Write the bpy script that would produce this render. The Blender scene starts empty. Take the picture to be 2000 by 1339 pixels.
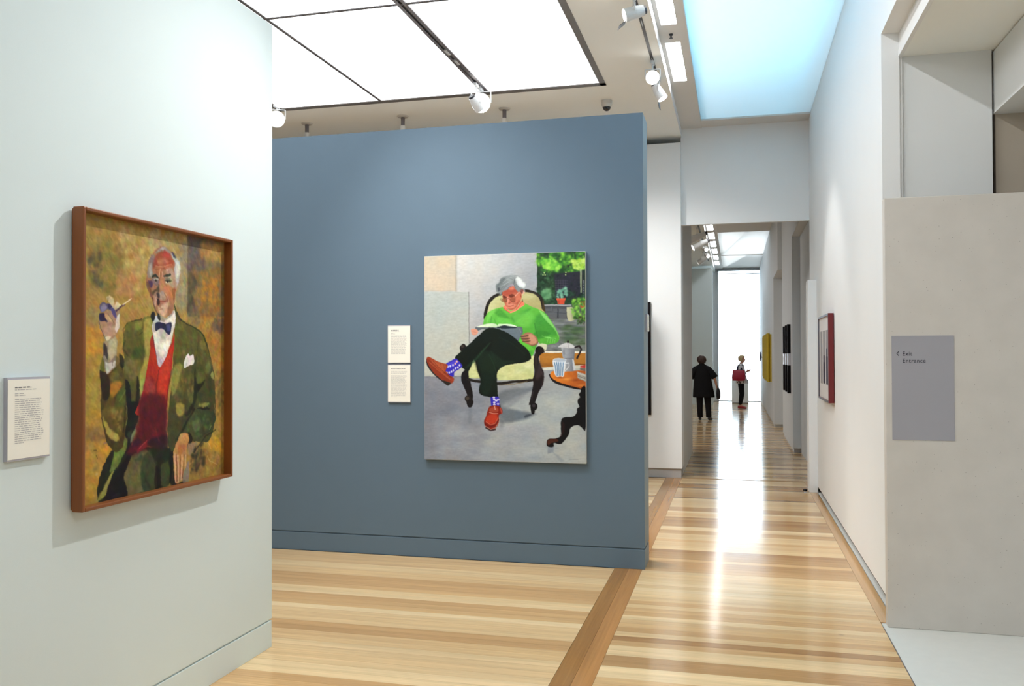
import bpy, bmesh, math, random
import numpy as np
from mathutils import Vector, Matrix

scene = bpy.context.scene
col = scene.collection
PI = math.pi

# ------------------------------------------------------------------ camera
def look_axes(yaw, pitch, roll):
    cy, sy = math.cos(yaw), math.sin(yaw)
    r, f, u = Vector((cy, -sy, 0)), Vector((sy, cy, 0)), Vector((0, 0, 1))
    f2 = f*math.cos(pitch) + u*math.sin(pitch)
    u2 = u*math.cos(pitch) - f*math.sin(pitch)
    r3 = r*math.cos(roll) + u2*math.sin(roll)
    u3 = u2*math.cos(roll) - r*math.sin(roll)
    return r3, u3, f2

cd = bpy.data.cameras.new('camera')
cam = bpy.data.objects.new('camera', cd)
col.objects.link(cam)
r_, u_, f_ = look_axes(-0.25027961, 0.01394741, -0.002964413)
m = Matrix.Identity(4)
for i in range(3):
    m[i][0], m[i][1], m[i][2] = r_[i], u_[i], -f_[i]
m.translation = (0, 0, 1.65)
cam.matrix_world = m
cd.sensor_width = 36.0
cd.lens = 36.0 * 1706.67 / 2000
cd.clip_end = 200
scene.camera = cam

# ------------------------------------------------------------------ world, exposure, lamps
w = bpy.data.worlds.new('world'); scene.world = w; w.use_nodes = True
bg = w.node_tree.nodes['Background']
bg.inputs['Color'].default_value = (0.72, 0.88, 1.0, 1)
bg.inputs['Strength'].default_value = 9.0
vs = scene.view_settings
vs.view_transform = 'Standard'; vs.look = 'None'; vs.gamma = 1; vs.use_curve_mapping = False
vs.exposure = -0.08
cy = scene.cycles
cy.use_denoising = True
cy.max_bounces = 8; cy.diffuse_bounces = 5; cy.glossy_bounces = 3; cy.transmission_bounces = 4
cy.sample_clamp_indirect = 4.0
cy.caustics_reflective = False; cy.caustics_refractive = False

def lamp(name, kind, loc, target, power, color=(1, 1, 1), **kw):
    L = bpy.data.lights.new(name, kind)
    L.energy = power; L.color = color
    for k, v in kw.items(): setattr(L, k, v)
    o = bpy.data.objects.new(name, L); col.objects.link(o)
    o.location = loc
    if target is not None:
        d = (Vector(target) - Vector(loc)).normalized()
        o.rotation_euler = d.to_track_quat('-Z', 'Y').to_euler()
        if kind == 'AREA':                       # long side along the corridor
            z = -d; y = (Vector((0, 1, 0)) - z*z.y).normalized(); x = y.cross(z)
            o.rotation_euler = Matrix((x, y, z)).transposed().to_euler()
    return o

PANEL_STRENGTH = 3.7
TUBE_STRENGTH = 26.0
WARM = (1.0, 0.97, 0.93)
# lamps standing in for daylight, in two added boxes above the diffusing panes
lamp('daylight_stand_in', 'AREA', (1.55, 7.4, 5.7), (0.6, 8.4, 4.8), 560, (0.17, 0.64, 1.0), shape='RECTANGLE', size=.8, size_y=4.0)
lamp('daylight_stand_in', 'AREA', (-0.75, 9.4, 5.8), (-.1, 9.6, 4.8), 130, (1.0, 0.97, 0.98), shape='RECTANGLE', size=.6, size_y=6.0)
# strip lights of the soffit nearer than the frame; then an unseen lamp added to brighten the lobby
lamp('soffit_strip', 'AREA', (-.53, 2.6, 4.695), (.5, 2.6, 3.8), 120, (0.98, 0.99, 1.0), shape='RECTANGLE', size=.06, size_y=6.4)
lamp('lobby_fill', 'AREA', (1.36, 1.2, 3.59), (1.36, 1.5, 0), 30, (0.95, 0.98, 1.0), shape='RECTANGLE', size=.4, size_y=2.4)
lamp('daylight_stand_in', 'AREA', (0.6, 25.5, 6.4), (0.4, 25.4, 4.9), 230, (0.90, 0.94, 1.0), shape='RECTANGLE', size=2.0, size_y=5.0)
lamp('daylight_stand_in', 'AREA', (-0.82, 27.2, 5.9), (0.2, 27.2, 4.9), 260, (0.97, 0.98, 1.0), shape='RECTANGLE', size=.3, size_y=9.0)  # unseen side lamp added to light the pane left of the fins
lamp('gallery_fill', 'AREA', (-3.4, 17.5, 4.55), (-3.2, 17.5, 0), 260, (0.97, 0.99, 1.0), shape='RECTANGLE', size=3.4, size_y=7.0)  # unseen lamp added to brighten the far corridor and gallery

# ------------------------------------------------------------------ helpers: materials
def srgb(*c):
    return tuple(((v/255)/12.92 if v/255 <= .04045 else ((v/255+.055)/1.055)**2.4) for v in c) + (1.0,)

def mat(name, c, rough=.6, spec=.4, metal=0., noise=0., nscale=8., bump=0., bscale=300., stretch=(1, 1, 1), emit=0., emitc=None, coat=0.):
    M = bpy.data.materials.new(name); M.use_nodes = True
    nt = M.node_tree; b = nt.nodes['Principled BSDF']
    b.inputs['Base Color'].default_value = c
    b.inputs['Roughness'].default_value = rough
    b.inputs['Specular IOR Level'].default_value = spec
    b.inputs['Metallic'].default_value = metal
    b.inputs['Coat Weight'].default_value = coat
    if emit:
        b.inputs['Emission Color'].default_value = emitc or c
        b.inputs['Emission Strength'].default_value = emit
    if noise or bump:
        tc = nt.nodes.new('ShaderNodeTexCoord'); mp = nt.nodes.new('ShaderNodeMapping')
        mp.inputs['Scale'].default_value = stretch
        nt.links.new(tc.outputs['Object'], mp.inputs['Vector'])
    if noise:
        n = nt.nodes.new('ShaderNodeTexNoise'); n.inputs['Scale'].default_value = nscale; n.inputs['Detail'].default_value = 4
        nt.links.new(mp.outputs['Vector'], n.inputs['Vector'])
        rp = nt.nodes.new('ShaderNodeMapRange')
        rp.inputs['To Min'].default_value = 1-noise; rp.inputs['To Max'].default_value = 1+noise
        nt.links.new(n.outputs['Fac'], rp.inputs['Value'])
        mx = nt.nodes.new('ShaderNodeVectorMath'); mx.operation = 'SCALE'
        mx.inputs[0].default_value = c[:3]
        nt.links.new(rp.outputs['Result'], mx.inputs['Scale'])
        nt.links.new(mx.outputs['Vector'], b.inputs['Base Color'])
    if bump:
        n2 = nt.nodes.new('ShaderNodeTexNoise'); n2.inputs['Scale'].default_value = bscale
        nt.links.new(mp.outputs['Vector'], n2.inputs['Vector'])
        bp = nt.nodes.new('ShaderNodeBump'); bp.inputs['Strength'].default_value = bump; bp.inputs['Distance'].default_value = .002
        nt.links.new(n2.outputs['Fac'], bp.inputs['Height']); nt.links.new(bp.outputs['Normal'], b.inputs['Normal'])
    return M

def emitter(name, c, s):
    M = bpy.data.materials.new(name); M.use_nodes = True
    nt = M.node_tree; nt.nodes.clear()
    e = nt.nodes.new('ShaderNodeEmission'); o = nt.nodes.new('ShaderNodeOutputMaterial')
    e.inputs['Color'].default_value = c; e.inputs['Strength'].default_value = s
    nt.links.new(e.outputs[0], o.inputs['Surface'])
    return M

def wood_plank(name, from_object=True):
    """floor timber: tone comes from the board, grain runs along its length"""
    M = bpy.data.materials.new(name); M.use_nodes = True
    nt = M.node_tree; N = nt.nodes.new; L = nt.links.new
    b = nt.nodes['Principled BSDF']
    tc = N('ShaderNodeTexCoord'); oi = N('ShaderNodeObjectInfo')
    off = N('ShaderNodeVectorMath'); off.operation = 'MULTIPLY_ADD'
    off.inputs[1].default_value = (1, 1, 1)
    comb = N('ShaderNodeCombineXYZ'); sc = N('ShaderNodeMath'); sc.operation = 'MULTIPLY'; sc.inputs[1].default_value = 60
    L(oi.outputs['Random'], sc.inputs[0]); L(sc.outputs[0], comb.inputs['X']); L(sc.outputs[0], comb.inputs['Y'])
    L(tc.outputs['Object'], off.inputs[0]); L(comb.outputs[0], off.inputs[2])
    mp = N('ShaderNodeMapping'); mp.inputs['Scale'].default_value = (1.1, 42, 1)
    L(off.outputs[0], mp.inputs['Vector'])
    n = N('ShaderNodeTexNoise'); n.inputs['Scale'].default_value = 1.6; n.inputs['Detail'].default_value = 5; n.inputs['Roughness'].default_value = .62; n.inputs['Distortion'].default_value = .4
    L(mp.outputs[0], n.inputs['Vector'])
    mp2 = N('ShaderNodeMapping'); mp2.inputs['Scale'].default_value = (.5, 9, 1)
    L(off.outputs[0], mp2.inputs['Vector'])
    n2 = N('ShaderNodeTexNoise'); n2.inputs['Scale'].default_value = 1.3; n2.inputs['Detail'].default_value = 2
    L(mp2.outputs[0], n2.inputs['Vector'])
    r1 = N('ShaderNodeMapRange'); r1.inputs['From Min'].default_value = .25; r1.inputs['From Max'].default_value = .75; r1.inputs['To Min'].default_value = .84; r1.inputs['To Max'].default_value = 1.10
    L(n.outputs['Fac'], r1.inputs['Value'])
    r2 = N('ShaderNodeMapRange'); r2.inputs['From Min'].default_value = .25; r2.inputs['From Max'].default_value = .75; r2.inputs['To Min'].default_value = .86; r2.inputs['To Max'].default_value = 1.12
    L(n2.outputs['Fac'], r2.inputs['Value'])
    mu = N('ShaderNodeMath'); mu.operation = 'MULTIPLY'; L(r1.outputs[0], mu.inputs[0]); L(r2.outputs[0], mu.inputs[1])
    # small knots
    vo = N('ShaderNodeTexVoronoi'); vo.inputs['Scale'].default_value = 1.0
    mp3 = N('ShaderNodeMapping'); mp3.inputs['Scale'].default_value = (2.0, 5.5, 1)
    L(off.outputs[0], mp3.inputs['Vector']); L(mp3.outputs[0], vo.inputs['Vector'])
    r3 = N('ShaderNodeMapRange'); r3.inputs['From Min'].default_value = .015; r3.inputs['From Max'].default_value = .05; r3.inputs['To Min'].default_value = .55; r3.inputs['To Max'].default_value = 1
    L(vo.outputs['Distance'], r3.inputs['Value'])
    mu2 = N('ShaderNodeMath'); mu2.operation = 'MULTIPLY'; L(mu.outputs[0], mu2.inputs[0]); L(r3.outputs[0], mu2.inputs[1])
    sv = N('ShaderNodeVectorMath'); sv.operation = 'SCALE'
    if from_object:
        L(oi.outputs['Color'], sv.inputs[0])
    else:
        sep = N('ShaderNodeSeparateXYZ'); L(tc.outputs['Object'], sep.inputs[0])
        dv = N('ShaderNodeMath'); dv.operation = 'DIVIDE'; dv.inputs[1].default_value = BW; L(sep.outputs['Y'], dv.inputs[0])
        fl = N('ShaderNodeMath'); fl.operation = 'FLOOR'; L(dv.outputs[0], fl.inputs[0])
        wn = N('ShaderNodeTexWhiteNoise'); wn.noise_dimensions = '1D'; L(fl.outputs[0], wn.inputs['W'])
        rmp = N('ShaderNodeValToRGB'); rmp.color_ramp.elements[0].color = WOOD[2]; rmp.color_ramp.elements[1].color = WOOD[0]
        L(wn.outputs['Value'], rmp.inputs[0]); L(rmp.outputs[0], sv.inputs[0])
    L(mu2.outputs[0], sv.inputs['Scale'])
    L(sv.outputs[0], b.inputs['Base Color'])
    rr = N('ShaderNodeMapRange'); rr.inputs['To Min'].default_value = .11; rr.inputs['To Max'].default_value = .17
    L(n2.outputs['Fac'], rr.inputs['Value']); L(rr.outputs[0], b.inputs['Roughness'])
    b.inputs['Specular IOR Level'].default_value = .5
    return M

# ------------------------------------------------------------------ helpers: geometry
def bx(bm, x0, x1, y0, y1, z0, z1):
    x0, x1 = sorted((x0, x1)); y0, y1 = sorted((y0, y1)); z0, z1 = sorted((z0, z1))
    v = [bm.verts.new(p) for p in ((x0,y0,z0),(x1,y0,z0),(x1,y1,z0),(x0,y1,z0),(x0,y0,z1),(x1,y0,z1),(x1,y1,z1),(x0,y1,z1))]
    for f in ((0,3,2,1),(4,5,6,7),(0,1,5,4),(1,2,6,5),(2,3,7,6),(3,0,4,7)):
        bm.faces.new([v[i] for i in f])

def tube(bm, p, q, r0, r1=None, n=20, cap=True):
    r1 = r0 if r1 is None else r1
    p, q = Vector(p), Vector(q); d = (q-p).normalized()
    a = d.orthogonal().normalized(); b = d.cross(a)
    A, B = [], []
    for i in range(n):
        t = 2*PI*i/n; e = a*math.cos(t) + b*math.sin(t)
        A.append(bm.verts.new(p+e*r0)); B.append(bm.verts.new(q+e*r1))
    for i in range(n):
        j = (i+1) % n
        bm.faces.new((A[i], A[j], B[j], B[i]))
    if cap:
        bm.faces.new(A[::-1]); bm.faces.new(B)

def loft(bm, rings, cap=True):
    """rings: lists of points, same count"""
    R = [[bm.verts.new(p) for p in r] for r in rings]
    n = len(R[0])
    for k in range(len(R)-1):
        for i in range(n):
            j = (i+1) % n
            bm.faces.new((R[k][i], R[k][j], R[k+1][j], R[k+1][i]))
    if cap:
        bm.faces.new(R[0][::-1]); bm.faces.new(R[-1])

def ell(cx, cy, z, rx, ry, n=20, wave=0., k=6, ph=0., tilt=(0, 0)):
    out = []
    for i in range(n):
        t = 2*PI*i/n; s = 1+wave*math.sin(k*t+ph)
        x, y = rx*s*math.cos(t), ry*s*math.sin(t)
        out.append((cx+x, cy+y, z+x*tilt[0]+y*tilt[1]))
    return out

def obj(name, bm, m, parent=None, bevel=0., smooth=False, seg=2):
    me = bpy.data.meshes.new(name)
    bmesh.ops.recalc_face_normals(bm, faces=bm.faces[:])
    if bevel:
        bmesh.ops.bevel(bm, geom=bm.edges[:], offset=bevel, segments=seg, affect='EDGES', profile=.5, clamp_overlap=True)
    bm.to_mesh(me); bm.free()
    if m: me.materials.append(m)
    if smooth:
        for p in me.polygons: p.use_smooth = True
    o = bpy.data.objects.new(name, me); col.objects.link(o)
    if parent is not None:
        o.parent = parent; o.matrix_parent_inverse = Matrix.Translation(-Vector(parent.location)) if parent.rotation_euler.to_matrix() == Matrix.Identity(3) else parent.matrix_basis.inverted()
    return o

def box(name, d, m, parent=None, bevel=0., seg=2):
    bm = bmesh.new()
    if isinstance(d[0], (tuple, list)):
        for q in d: bx(bm, *q)
    else: bx(bm, *d)
    return obj(name, bm, m, parent, bevel, seg=seg)

def struct(o, label=None):
    o['kind'] = 'structure'
    if label: o['label'] = label
    return o

def tag(o, label, cat, group=None):
    o['label'] = label; o['category'] = cat
    if group: o['group'] = group
    return o

def empty(name, loc, label, cat, group=None):
    o = bpy.data.objects.new(name, None); col.objects.link(o); o.location = loc
    o.empty_display_size = .1
    return tag(o, label, cat, group)

def plain(bm): return bm

# ------------------------------------------------------------------ materials
M_white = mat('white wall paint', srgb(231, 233, 234), .75, .25, noise=.015, nscale=3, bump=.12, bscale=420)
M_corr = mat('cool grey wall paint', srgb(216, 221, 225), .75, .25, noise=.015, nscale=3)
M_plinthshade = mat('plinth paint with shade grey', srgb(172, 170, 168), .6, .3)
M_leftw = mat('pale cool wall paint', srgb(211, 224, 226), .75, .25, noise=.015, nscale=3, bump=.12, bscale=420)
M_blue = mat('slate blue wall paint', srgb(92, 112, 129), .7, .3, noise=.03, nscale=5, bump=.15, bscale=420)
M_bluelit = mat('blue grey end with painted light', srgb(134, 147, 153), .7, .3)
M_ceil = mat('matt ceiling paint', srgb(240, 243, 240), .8, .2, noise=.01, nscale=2, bump=.08, bscale=300)
M_soffit = mat('soffit paint', srgb(214, 213, 210), .8, .2, noise=.01, nscale=2)
M_grey = mat('taupe metal trim', srgb(104, 99, 96), .45, .4)
M_seam = mat('thin dark joint', srgb(80, 76, 78), .5, .4)
M_track = mat('track channel metal', srgb(112, 106, 108), .35, .5, metal=.4)
M_trackdark = mat('track groove black', srgb(40, 38, 40), .5, .4)
M_slab = mat('subfloor', srgb(58, 40, 26), .8, .2)
M_border = mat('border timber', srgb(196, 150, 100), .22, .5, noise=.10, nscale=3, stretch=(40, 1, 1))
M_stone = mat('pale stone floor', srgb(216, 217, 212), .5, .35, noise=.04, nscale=14, bump=.05)
M_conc = mat('fair faced concrete', srgb(176, 166, 152), .8, .25, noise=.10, nscale=2.2, bump=.3, bscale=60)
M_sidew = mat('side lobby wall paint', srgb(220, 223, 224), .8, .2, noise=.02, nscale=3)
M_plastic = mat('off white plastic', srgb(196, 194, 188), .45, .5)
M_black = mat('black gloss dome', srgb(12, 12, 16), .08, .6)
M_dark = mat('dark grey metal', srgb(42, 40, 46), .4, .5)
M_lampbody = mat('pale lamp housing', srgb(205, 206, 206), .4, .5)
M_lens = emitter('lit lamp lens', (1.0, .97, .92, 1), 14)
M_shade = emitter('lit lamp glass', (1.0, .98, .95, 1), 6)
M_panel = emitter('luminous ceiling film', (0.965, 0.99, 1.0, 1), PANEL_STRENGTH)
M_tube = emitter('fluorescent tube', (0.98, 0.99, 1.0, 1), TUBE_STRENGTH)
M_trof = mat('light trough metal', srgb(188, 188, 188), .4, .5)
M_card = mat('label card', srgb(238, 236, 226), .6, .3)
M_acry = mat('label holder edge', srgb(168, 168, 178), .25, .5)
M_ink = mat('printed grey text', srgb(178, 178, 178), .8, .1)
M_inkdark = mat('printed heading', srgb(112, 112, 118), .8, .1)
M_sign = mat('grey sign panel', srgb(160, 160, 168), .55, .35, noise=.04, nscale=3)
M_signtext = mat('navy sign lettering', srgb(34, 34, 48), .6, .2)
M_frame1 = mat('red brown timber frame', srgb(124, 70, 30), .35, .45, noise=.14, nscale=4, stretch=(30, 30, 2))
M_canvasedge = mat('primed canvas edge', srgb(206, 205, 198), .8, .2)
M_red = mat('deep red lacquer frame', srgb(112, 22, 28), .3, .5, noise=.05, nscale=6)
M_mount = mat('white mount board', srgb(214, 212, 212), .6, .3)
M_glaze = mat('picture edge metal', srgb(96, 94, 104), .3, .5)
M_print = mat('grey print stripes', srgb(150, 148, 150), .6, .3, noise=.25, nscale=12)
M_printd = mat('dark print shapes', srgb(40, 34, 58), .6, .3)
M_blackp = mat('black panel', srgb(16, 13, 16), .7, .15)
M_steel = mat('bright label steel', srgb(225, 225, 235), .25, .5)
M_ochre = mat('ochre ribbed panel', srgb(196, 172, 52), .5, .4, noise=.2, nscale=18)
M_navy = mat('navy glaze', srgb(58, 62, 110), .3, .5)

# timber floor tones: pale, middle, brown
WOOD = (srgb(238, 208, 160), srgb(214, 172, 118), srgb(166, 121, 74))
BW = 0.085
M_plank = wood_plank('floor board timber')
M_plankfar = wood_plank('far floor board timber', False)

# diffusing roof pane
M_pane = bpy.data.materials.new('diffusing roof glass'); M_pane.use_nodes = True
nt = M_pane.node_tree; nt.nodes.clear()
tr = nt.nodes.new('ShaderNodeBsdfTranslucent'); df = nt.nodes.new('ShaderNodeBsdfDiffuse'); gl = nt.nodes.new('ShaderNodeBsdfGlossy')
tr.inputs['Color'].default_value = (.78, .80, .80, 1); df.inputs['Color'].default_value = (.72, .76, .78, 1)
gl.inputs['Roughness'].default_value = .35; gl.inputs['Color'].default_value = (.9, .9, .9, 1)
mx1 = nt.nodes.new('ShaderNodeMixShader'); mx1.inputs[0].default_value = .40
mx2 = nt.nodes.new('ShaderNodeMixShader'); mx2.inputs[0].default_value = .04
out = nt.nodes.new('ShaderNodeOutputMaterial')
nt.links.new(tr.outputs[0], mx1.inputs[1]); nt.links.new(df.outputs[0], mx1.inputs[2])
nt.links.new(mx1.outputs[0], mx2.inputs[1]); nt.links.new(gl.outputs[0], mx2.inputs[2])
nt.links.new(mx2.outputs[0], out.inputs['Surface'])

# clear window glass
M_glass = bpy.data.materials.new('clear window glass'); M_glass.use_nodes = True
nt = M_glass.node_tree; nt.nodes.clear()
tp = nt.nodes.new('ShaderNodeBsdfTransparent'); gl = nt.nodes.new('ShaderNodeBsdfGlossy'); gl.inputs['Roughness'].default_value = .02
fr = nt.nodes.new('ShaderNodeFresnel'); fr.inputs['IOR'].default_value = 1.45
mx1 = nt.nodes.new('ShaderNodeMixShader'); out = nt.nodes.new('ShaderNodeOutputMaterial')
nt.links.new(fr.outputs[0], mx1.inputs[0]); nt.links.new(tp.outputs[0], mx1.inputs[1]); nt.links.new(gl.outputs[0], mx1.inputs[2])
nt.links.new(mx1.outputs[0], out.inputs['Surface'])

# speckled stone panel
M_terr = mat('speckled cream stone', srgb(206, 202, 196), .6, .3)
nt = M_terr.node_tree; b = nt.nodes['Principled BSDF']
tc = nt.nodes.new('ShaderNodeTexCoord'); vo = nt.nodes.new('ShaderNodeTexVoronoi'); vo.inputs['Scale'].default_value = 44
rp = nt.nodes.new('ShaderNodeValToRGB')
rp.color_ramp.elements[0].position = .045; rp.color_ramp.elements[0].color = srgb(84, 78, 74)
rp.color_ramp.elements[1].position = .085; rp.color_ramp.elements[1].color = srgb(206, 202, 196)
n1 = nt.nodes.new('ShaderNodeTexNoise'); n1.inputs['Scale'].default_value = 6; n1.inputs['Detail'].default_value = 6
mr = nt.nodes.new('ShaderNodeMapRange'); mr.inputs['To Min'].default_value = .90; mr.inputs['To Max'].default_value = 1.07
sv = nt.nodes.new('ShaderNodeVectorMath'); sv.operation = 'SCALE'
wn = nt.nodes.new('ShaderNodeMath'); wn.operation = 'LESS_THAN'; wn.inputs[1].default_value = .55
ad = nt.nodes.new('ShaderNodeMath'); ad.operation = 'MULTIPLY_ADD'; ad.inputs[1].default_value = -1; 
sepc = nt.nodes.new('ShaderNodeSeparateColor')
nt.links.new(tc.outputs['Object'], vo.inputs['Vector']); nt.links.new(tc.outputs['Object'], n1.inputs['Vector'])
nt.links.new(vo.outputs['Color'], sepc.inputs[0]); nt.links.new(sepc.outputs[0], wn.inputs[0])
# only a share of the cells carries a speck
inv = nt.nodes.new('ShaderNodeMath'); inv.operation = 'SUBTRACT'; inv.inputs[0].default_value = 1
nt.links.new(wn.outputs[0], inv.inputs[1])
mxd = nt.nodes.new('ShaderNodeMath'); mxd.operation = 'MAXIMUM'
nt.links.new(vo.outputs['Distance'], mxd.inputs[0]); nt.links.new(inv.outputs[0], mxd.inputs[1])
nt.links.new(mxd.outputs[0], rp.inputs[0]); nt.links.new(rp.outputs[0], sv.inputs[0])
nt.links.new(n1.outputs['Fac'], mr.inputs['Value']); nt.links.new(mr.outputs[0], sv.inputs['Scale'])
nt.links.new(sv.outputs[0], b.inputs['Base Color'])

# ================================================================== FLOOR
YF = 11.94           # where the boards stop being told apart
XE = 0.855           # right end of the corridor boards
floor = struct(box('floor', (-9.2, 3.2, -3.2, 33.5, -.12, -.016), M_slab))
def board(name, me, loc, tone, sx=1.0):
    o = bpy.data.objects.new(name, me); col.objects.link(o)
    o.parent = floor; o.location = loc; o.color = tone
    return o
def plank_mesh(name, lx, ly, m):
    bm = bmesh.new(); bx(bm, -lx/2, lx/2, -ly/2, ly/2, -.015, 0)
    me = bpy.data.meshes.new(name); bm.to_mesh(me); bm.free(); me.materials.append(m)
    return me
def tone_mix(t):
    t = max(0., min(1., t))
    a, b, k = (WOOD[2], WOOD[1], t*2) if t < .5 else (WOOD[1], WOOD[0], t*2-1)
    return tuple(a[i]*(1-k)+b[i]*k for i in range(3)) + (1,)
rng = random.Random(14)
gap = .0012
me_c = plank_mesh('plank', XE+.705-gap*2, BW-gap, M_plank)
me_r = plank_mesh('plank', 4.0-gap*2, BW-gap, M_plank)
def tones(n, rng, fixed):
    out = []; t = .6
    for i in range(n):
        if rng.random() < .45: t = rng.choice((1., .95, .88, .8, .75, .7, .62, .55, .45, .3, .12))
        t += rng.uniform(-.10, .10)
        out.append(fixed.get(i, t))
    return out
n_b = int((YF-3.2)/BW)
FIX_C = {}
FIX_R = {}
for i, t in enumerate(tones(n_b, rng, FIX_C)):
    board('plank', me_c, ((XE-.705)/2, 3.2+BW*(i+.5), 0), tone_mix(t))
n_room = int((6.80-3.2)/BW)
for i, t in enumerate(tones(n_room, random.Random(5), FIX_R)):
    board('plank', me_r, (-.915-2.0, 3.2+BW*(i+.5), 0), tone_mix(t))
me_s = plank_mesh('plank', 1.0-gap*2, BW-gap, M_plank)
n0 = int((7.05-3.2)/BW)
for i, t in enumerate(tones(n_b-n0, random.Random(6), {})):
    board('plank', me_s, (-.915-.5, 3.2+BW*(n0+i+.5), 0), tone_mix(t))
me_l = plank_mesh('strip_plank', YF-3.2-.001, .105-gap, M_plank)
for x, tn in ((-.862, srgb(164, 116, 60)), (-.757, srgb(186, 132, 74))):
    o = board('strip_plank', me_l, (x, (YF+3.2)/2, 0), tn); o.rotation_euler = (0, 0, PI/2)
me_e = plank_mesh('border_plank', YF-5.8-.001, .085-gap, M_plank)
o = board('border_plank', me_e, (XE+.0425, (YF+5.8)/2, 0), srgb(206, 160, 108)); o.rotation_euler = (0, 0, PI/2)
bm = bmesh.new()                                    # boards too far away to tell apart
y = YF
while y < 33.2:
    bx(bm, -4.2, 1.3, y+.0006, y+BW-.0006, -.015, 0); y += BW
o = obj('far_planks', bm, M_plankfar, floor); o['kind'] = 'stuff'
bm = bmesh.new()                                    # boards behind the camera and behind the walls
y = 3.2
while y > -3.1:
    bx(bm, -9, XE, y-BW+.0006, y-.0006, -.015, 0); y -= BW
y = 3.2
while y < YF:
    bx(bm, -9, -4.92, y+.0006, y+BW-.0006, -.015, 0); y += BW
y = 7.1
while y < YF:
    bx(bm, -4.9, -1.92, y+.0006, y+BW-.0006, -.015, 0); y += BW
o = obj('hidden_planks', bm, M_plankfar, floor); o['kind'] = 'stuff'
struct(box('floor_entrance', (XE+.004, 3.2, -3.2, 5.78, -.016, .0), M_stone), 'pale stone floor beside the timber boards')
box('edge_strip', (XE-.001, XE+.004, -3.2, 5.70, -.016, .001), M_grey, bpy.data.objects['floor_entrance'])
struct(box('floor_side', (XE+.09, 3.2, 5.79, 11.9, -.016, -.001), M_stone))

# ================================================================== WALLS
def walled(name, x0, x1, y0, y1, z1, m, faces, label=None, sk=.150, gapz=.011, rec=.010):
    """wall with a shadow groove above a flush skirting; 'faces' lists the sides that show"""
    i0 = rec if 'x-' in faces else 0; i1 = rec if 'x+' in faces else 0
    j0 = rec if 'y-' in faces else 0; j1 = rec if 'y+' in faces else 0
    o = struct(box(name, [(x0, x1, y0, y1, sk+gapz, z1), (x0+i0, x1-i1, y0+j0, y1-j1, sk-.004, sk+gapz+.001)], m), label)
    box('baseboard', (x0, x1, y0, y1, .0, sk), m, o, bevel=.0015, seg=1)
    return o
wl = walled('wall_left', -2.863, -2.563, -3.0, 4.493, 3.545, M_leftw, ('x+', 'y+'), 'pale white partition with the tweed portrait')
wm = walled('wall_middle', -6.6, -.685, 6.78, 7.11, 3.525, M_blue, ('y-', 'x+', 'y+'), 'slate blue partition with the armchair portrait')
box('end_light_skin', (-.6852, -.6838, 6.782, 7.108, .163, 3.523), M_bluelit, wm)  # paler skin: the brighter light on the wall end is painted in
box('end_light_skin', (-.6852, -.6838, 6.782, 7.108, .002, .149), M_bluelit, wm)
walled('wall_rear', -6.6, -2.1, 9.96, 10.11, 3.54, M_white, ('y-', 'x+'))
# white partition at the corridor doorway: panel above a set-back plinth
wp = struct(box('wall_center', [(-2.6, -.70, 11.90, 12.35, .126, 4.50)], M_white), 'white partition beyond the blue wall')
box('baseboard', [(-2.6, -.712, 11.925, 12.345, 0, .127)], M_plinthshade, wp)  # shade below the overhanging panel is put into this grey
struct(box('wall_passage', (-2.6, -.712, 12.35, 15.1, 0, 4.59), M_soffit))
# lintel wall over the corridor doorway
struct(box('wall_doorway', (-.70, 1.06, 12.0, 12.08, 3.40, 5.0), M_white), 'white wall above the corridor doorway')
# right wall: long panel hung clear of the floor, opening above the stone panel
wr = struct(box('wall_right', [(.945, 1.055, 6.17, 12.0, .072, 4.95), (.945, 1.055, -3.0, 6.17, 3.763, 4.95)], M_white), 'white corridor wall with the red framed print')
box('baseboard', (.985, 1.04, 6.19, 12.0, -.001, .073), M_slab, wr)  # subfloor brown stands in for the shaded floor under the wall
struct(box('trim_1', (.846, .945, 11.02, 11.30, 0, 2.54), M_white, bevel=.003), 'slim white upright at the corridor doorway')
# right wall beyond the doorway: recess, pier, recess, pier
struct(box('wall_corridor', [(1.06, 1.4, 12.35, 15.4, 0, 4.95), (.93, 1.4, 15.4, 18.63, .07, 4.95), (.93, 1.06, 12.35, 15.4, 3.63, 4.95), (.845, 1.4, 20.68, 32.0, .07, 4.95),
                   (.95, 1.4, 15.5, 18.55, 0, .07), (.865, 1.4, 20.75, 32.0, 0, .07), (1.05, 1.4, 18.63, 20.68, 0, 3.38), (.845, 1.4, 18.63, 20.68, 3.38, 4.95)], M_corr))
# far end
struct(box('wall_far', [(-9, -.62, 32.0, 32.3, 0, 6.9), (-.62, .96, 32.0, 32.3, 4.66, 6.9), (.96, 3.2, 32.0, 32.3, 0, 6.9)], M_white))
wf = walled('wall_gallery', -3.6, -.72, 29.5, 29.8, 4.50, M_leftw, ('y-', 'x+'), 'pale partition in the far gallery')
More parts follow.
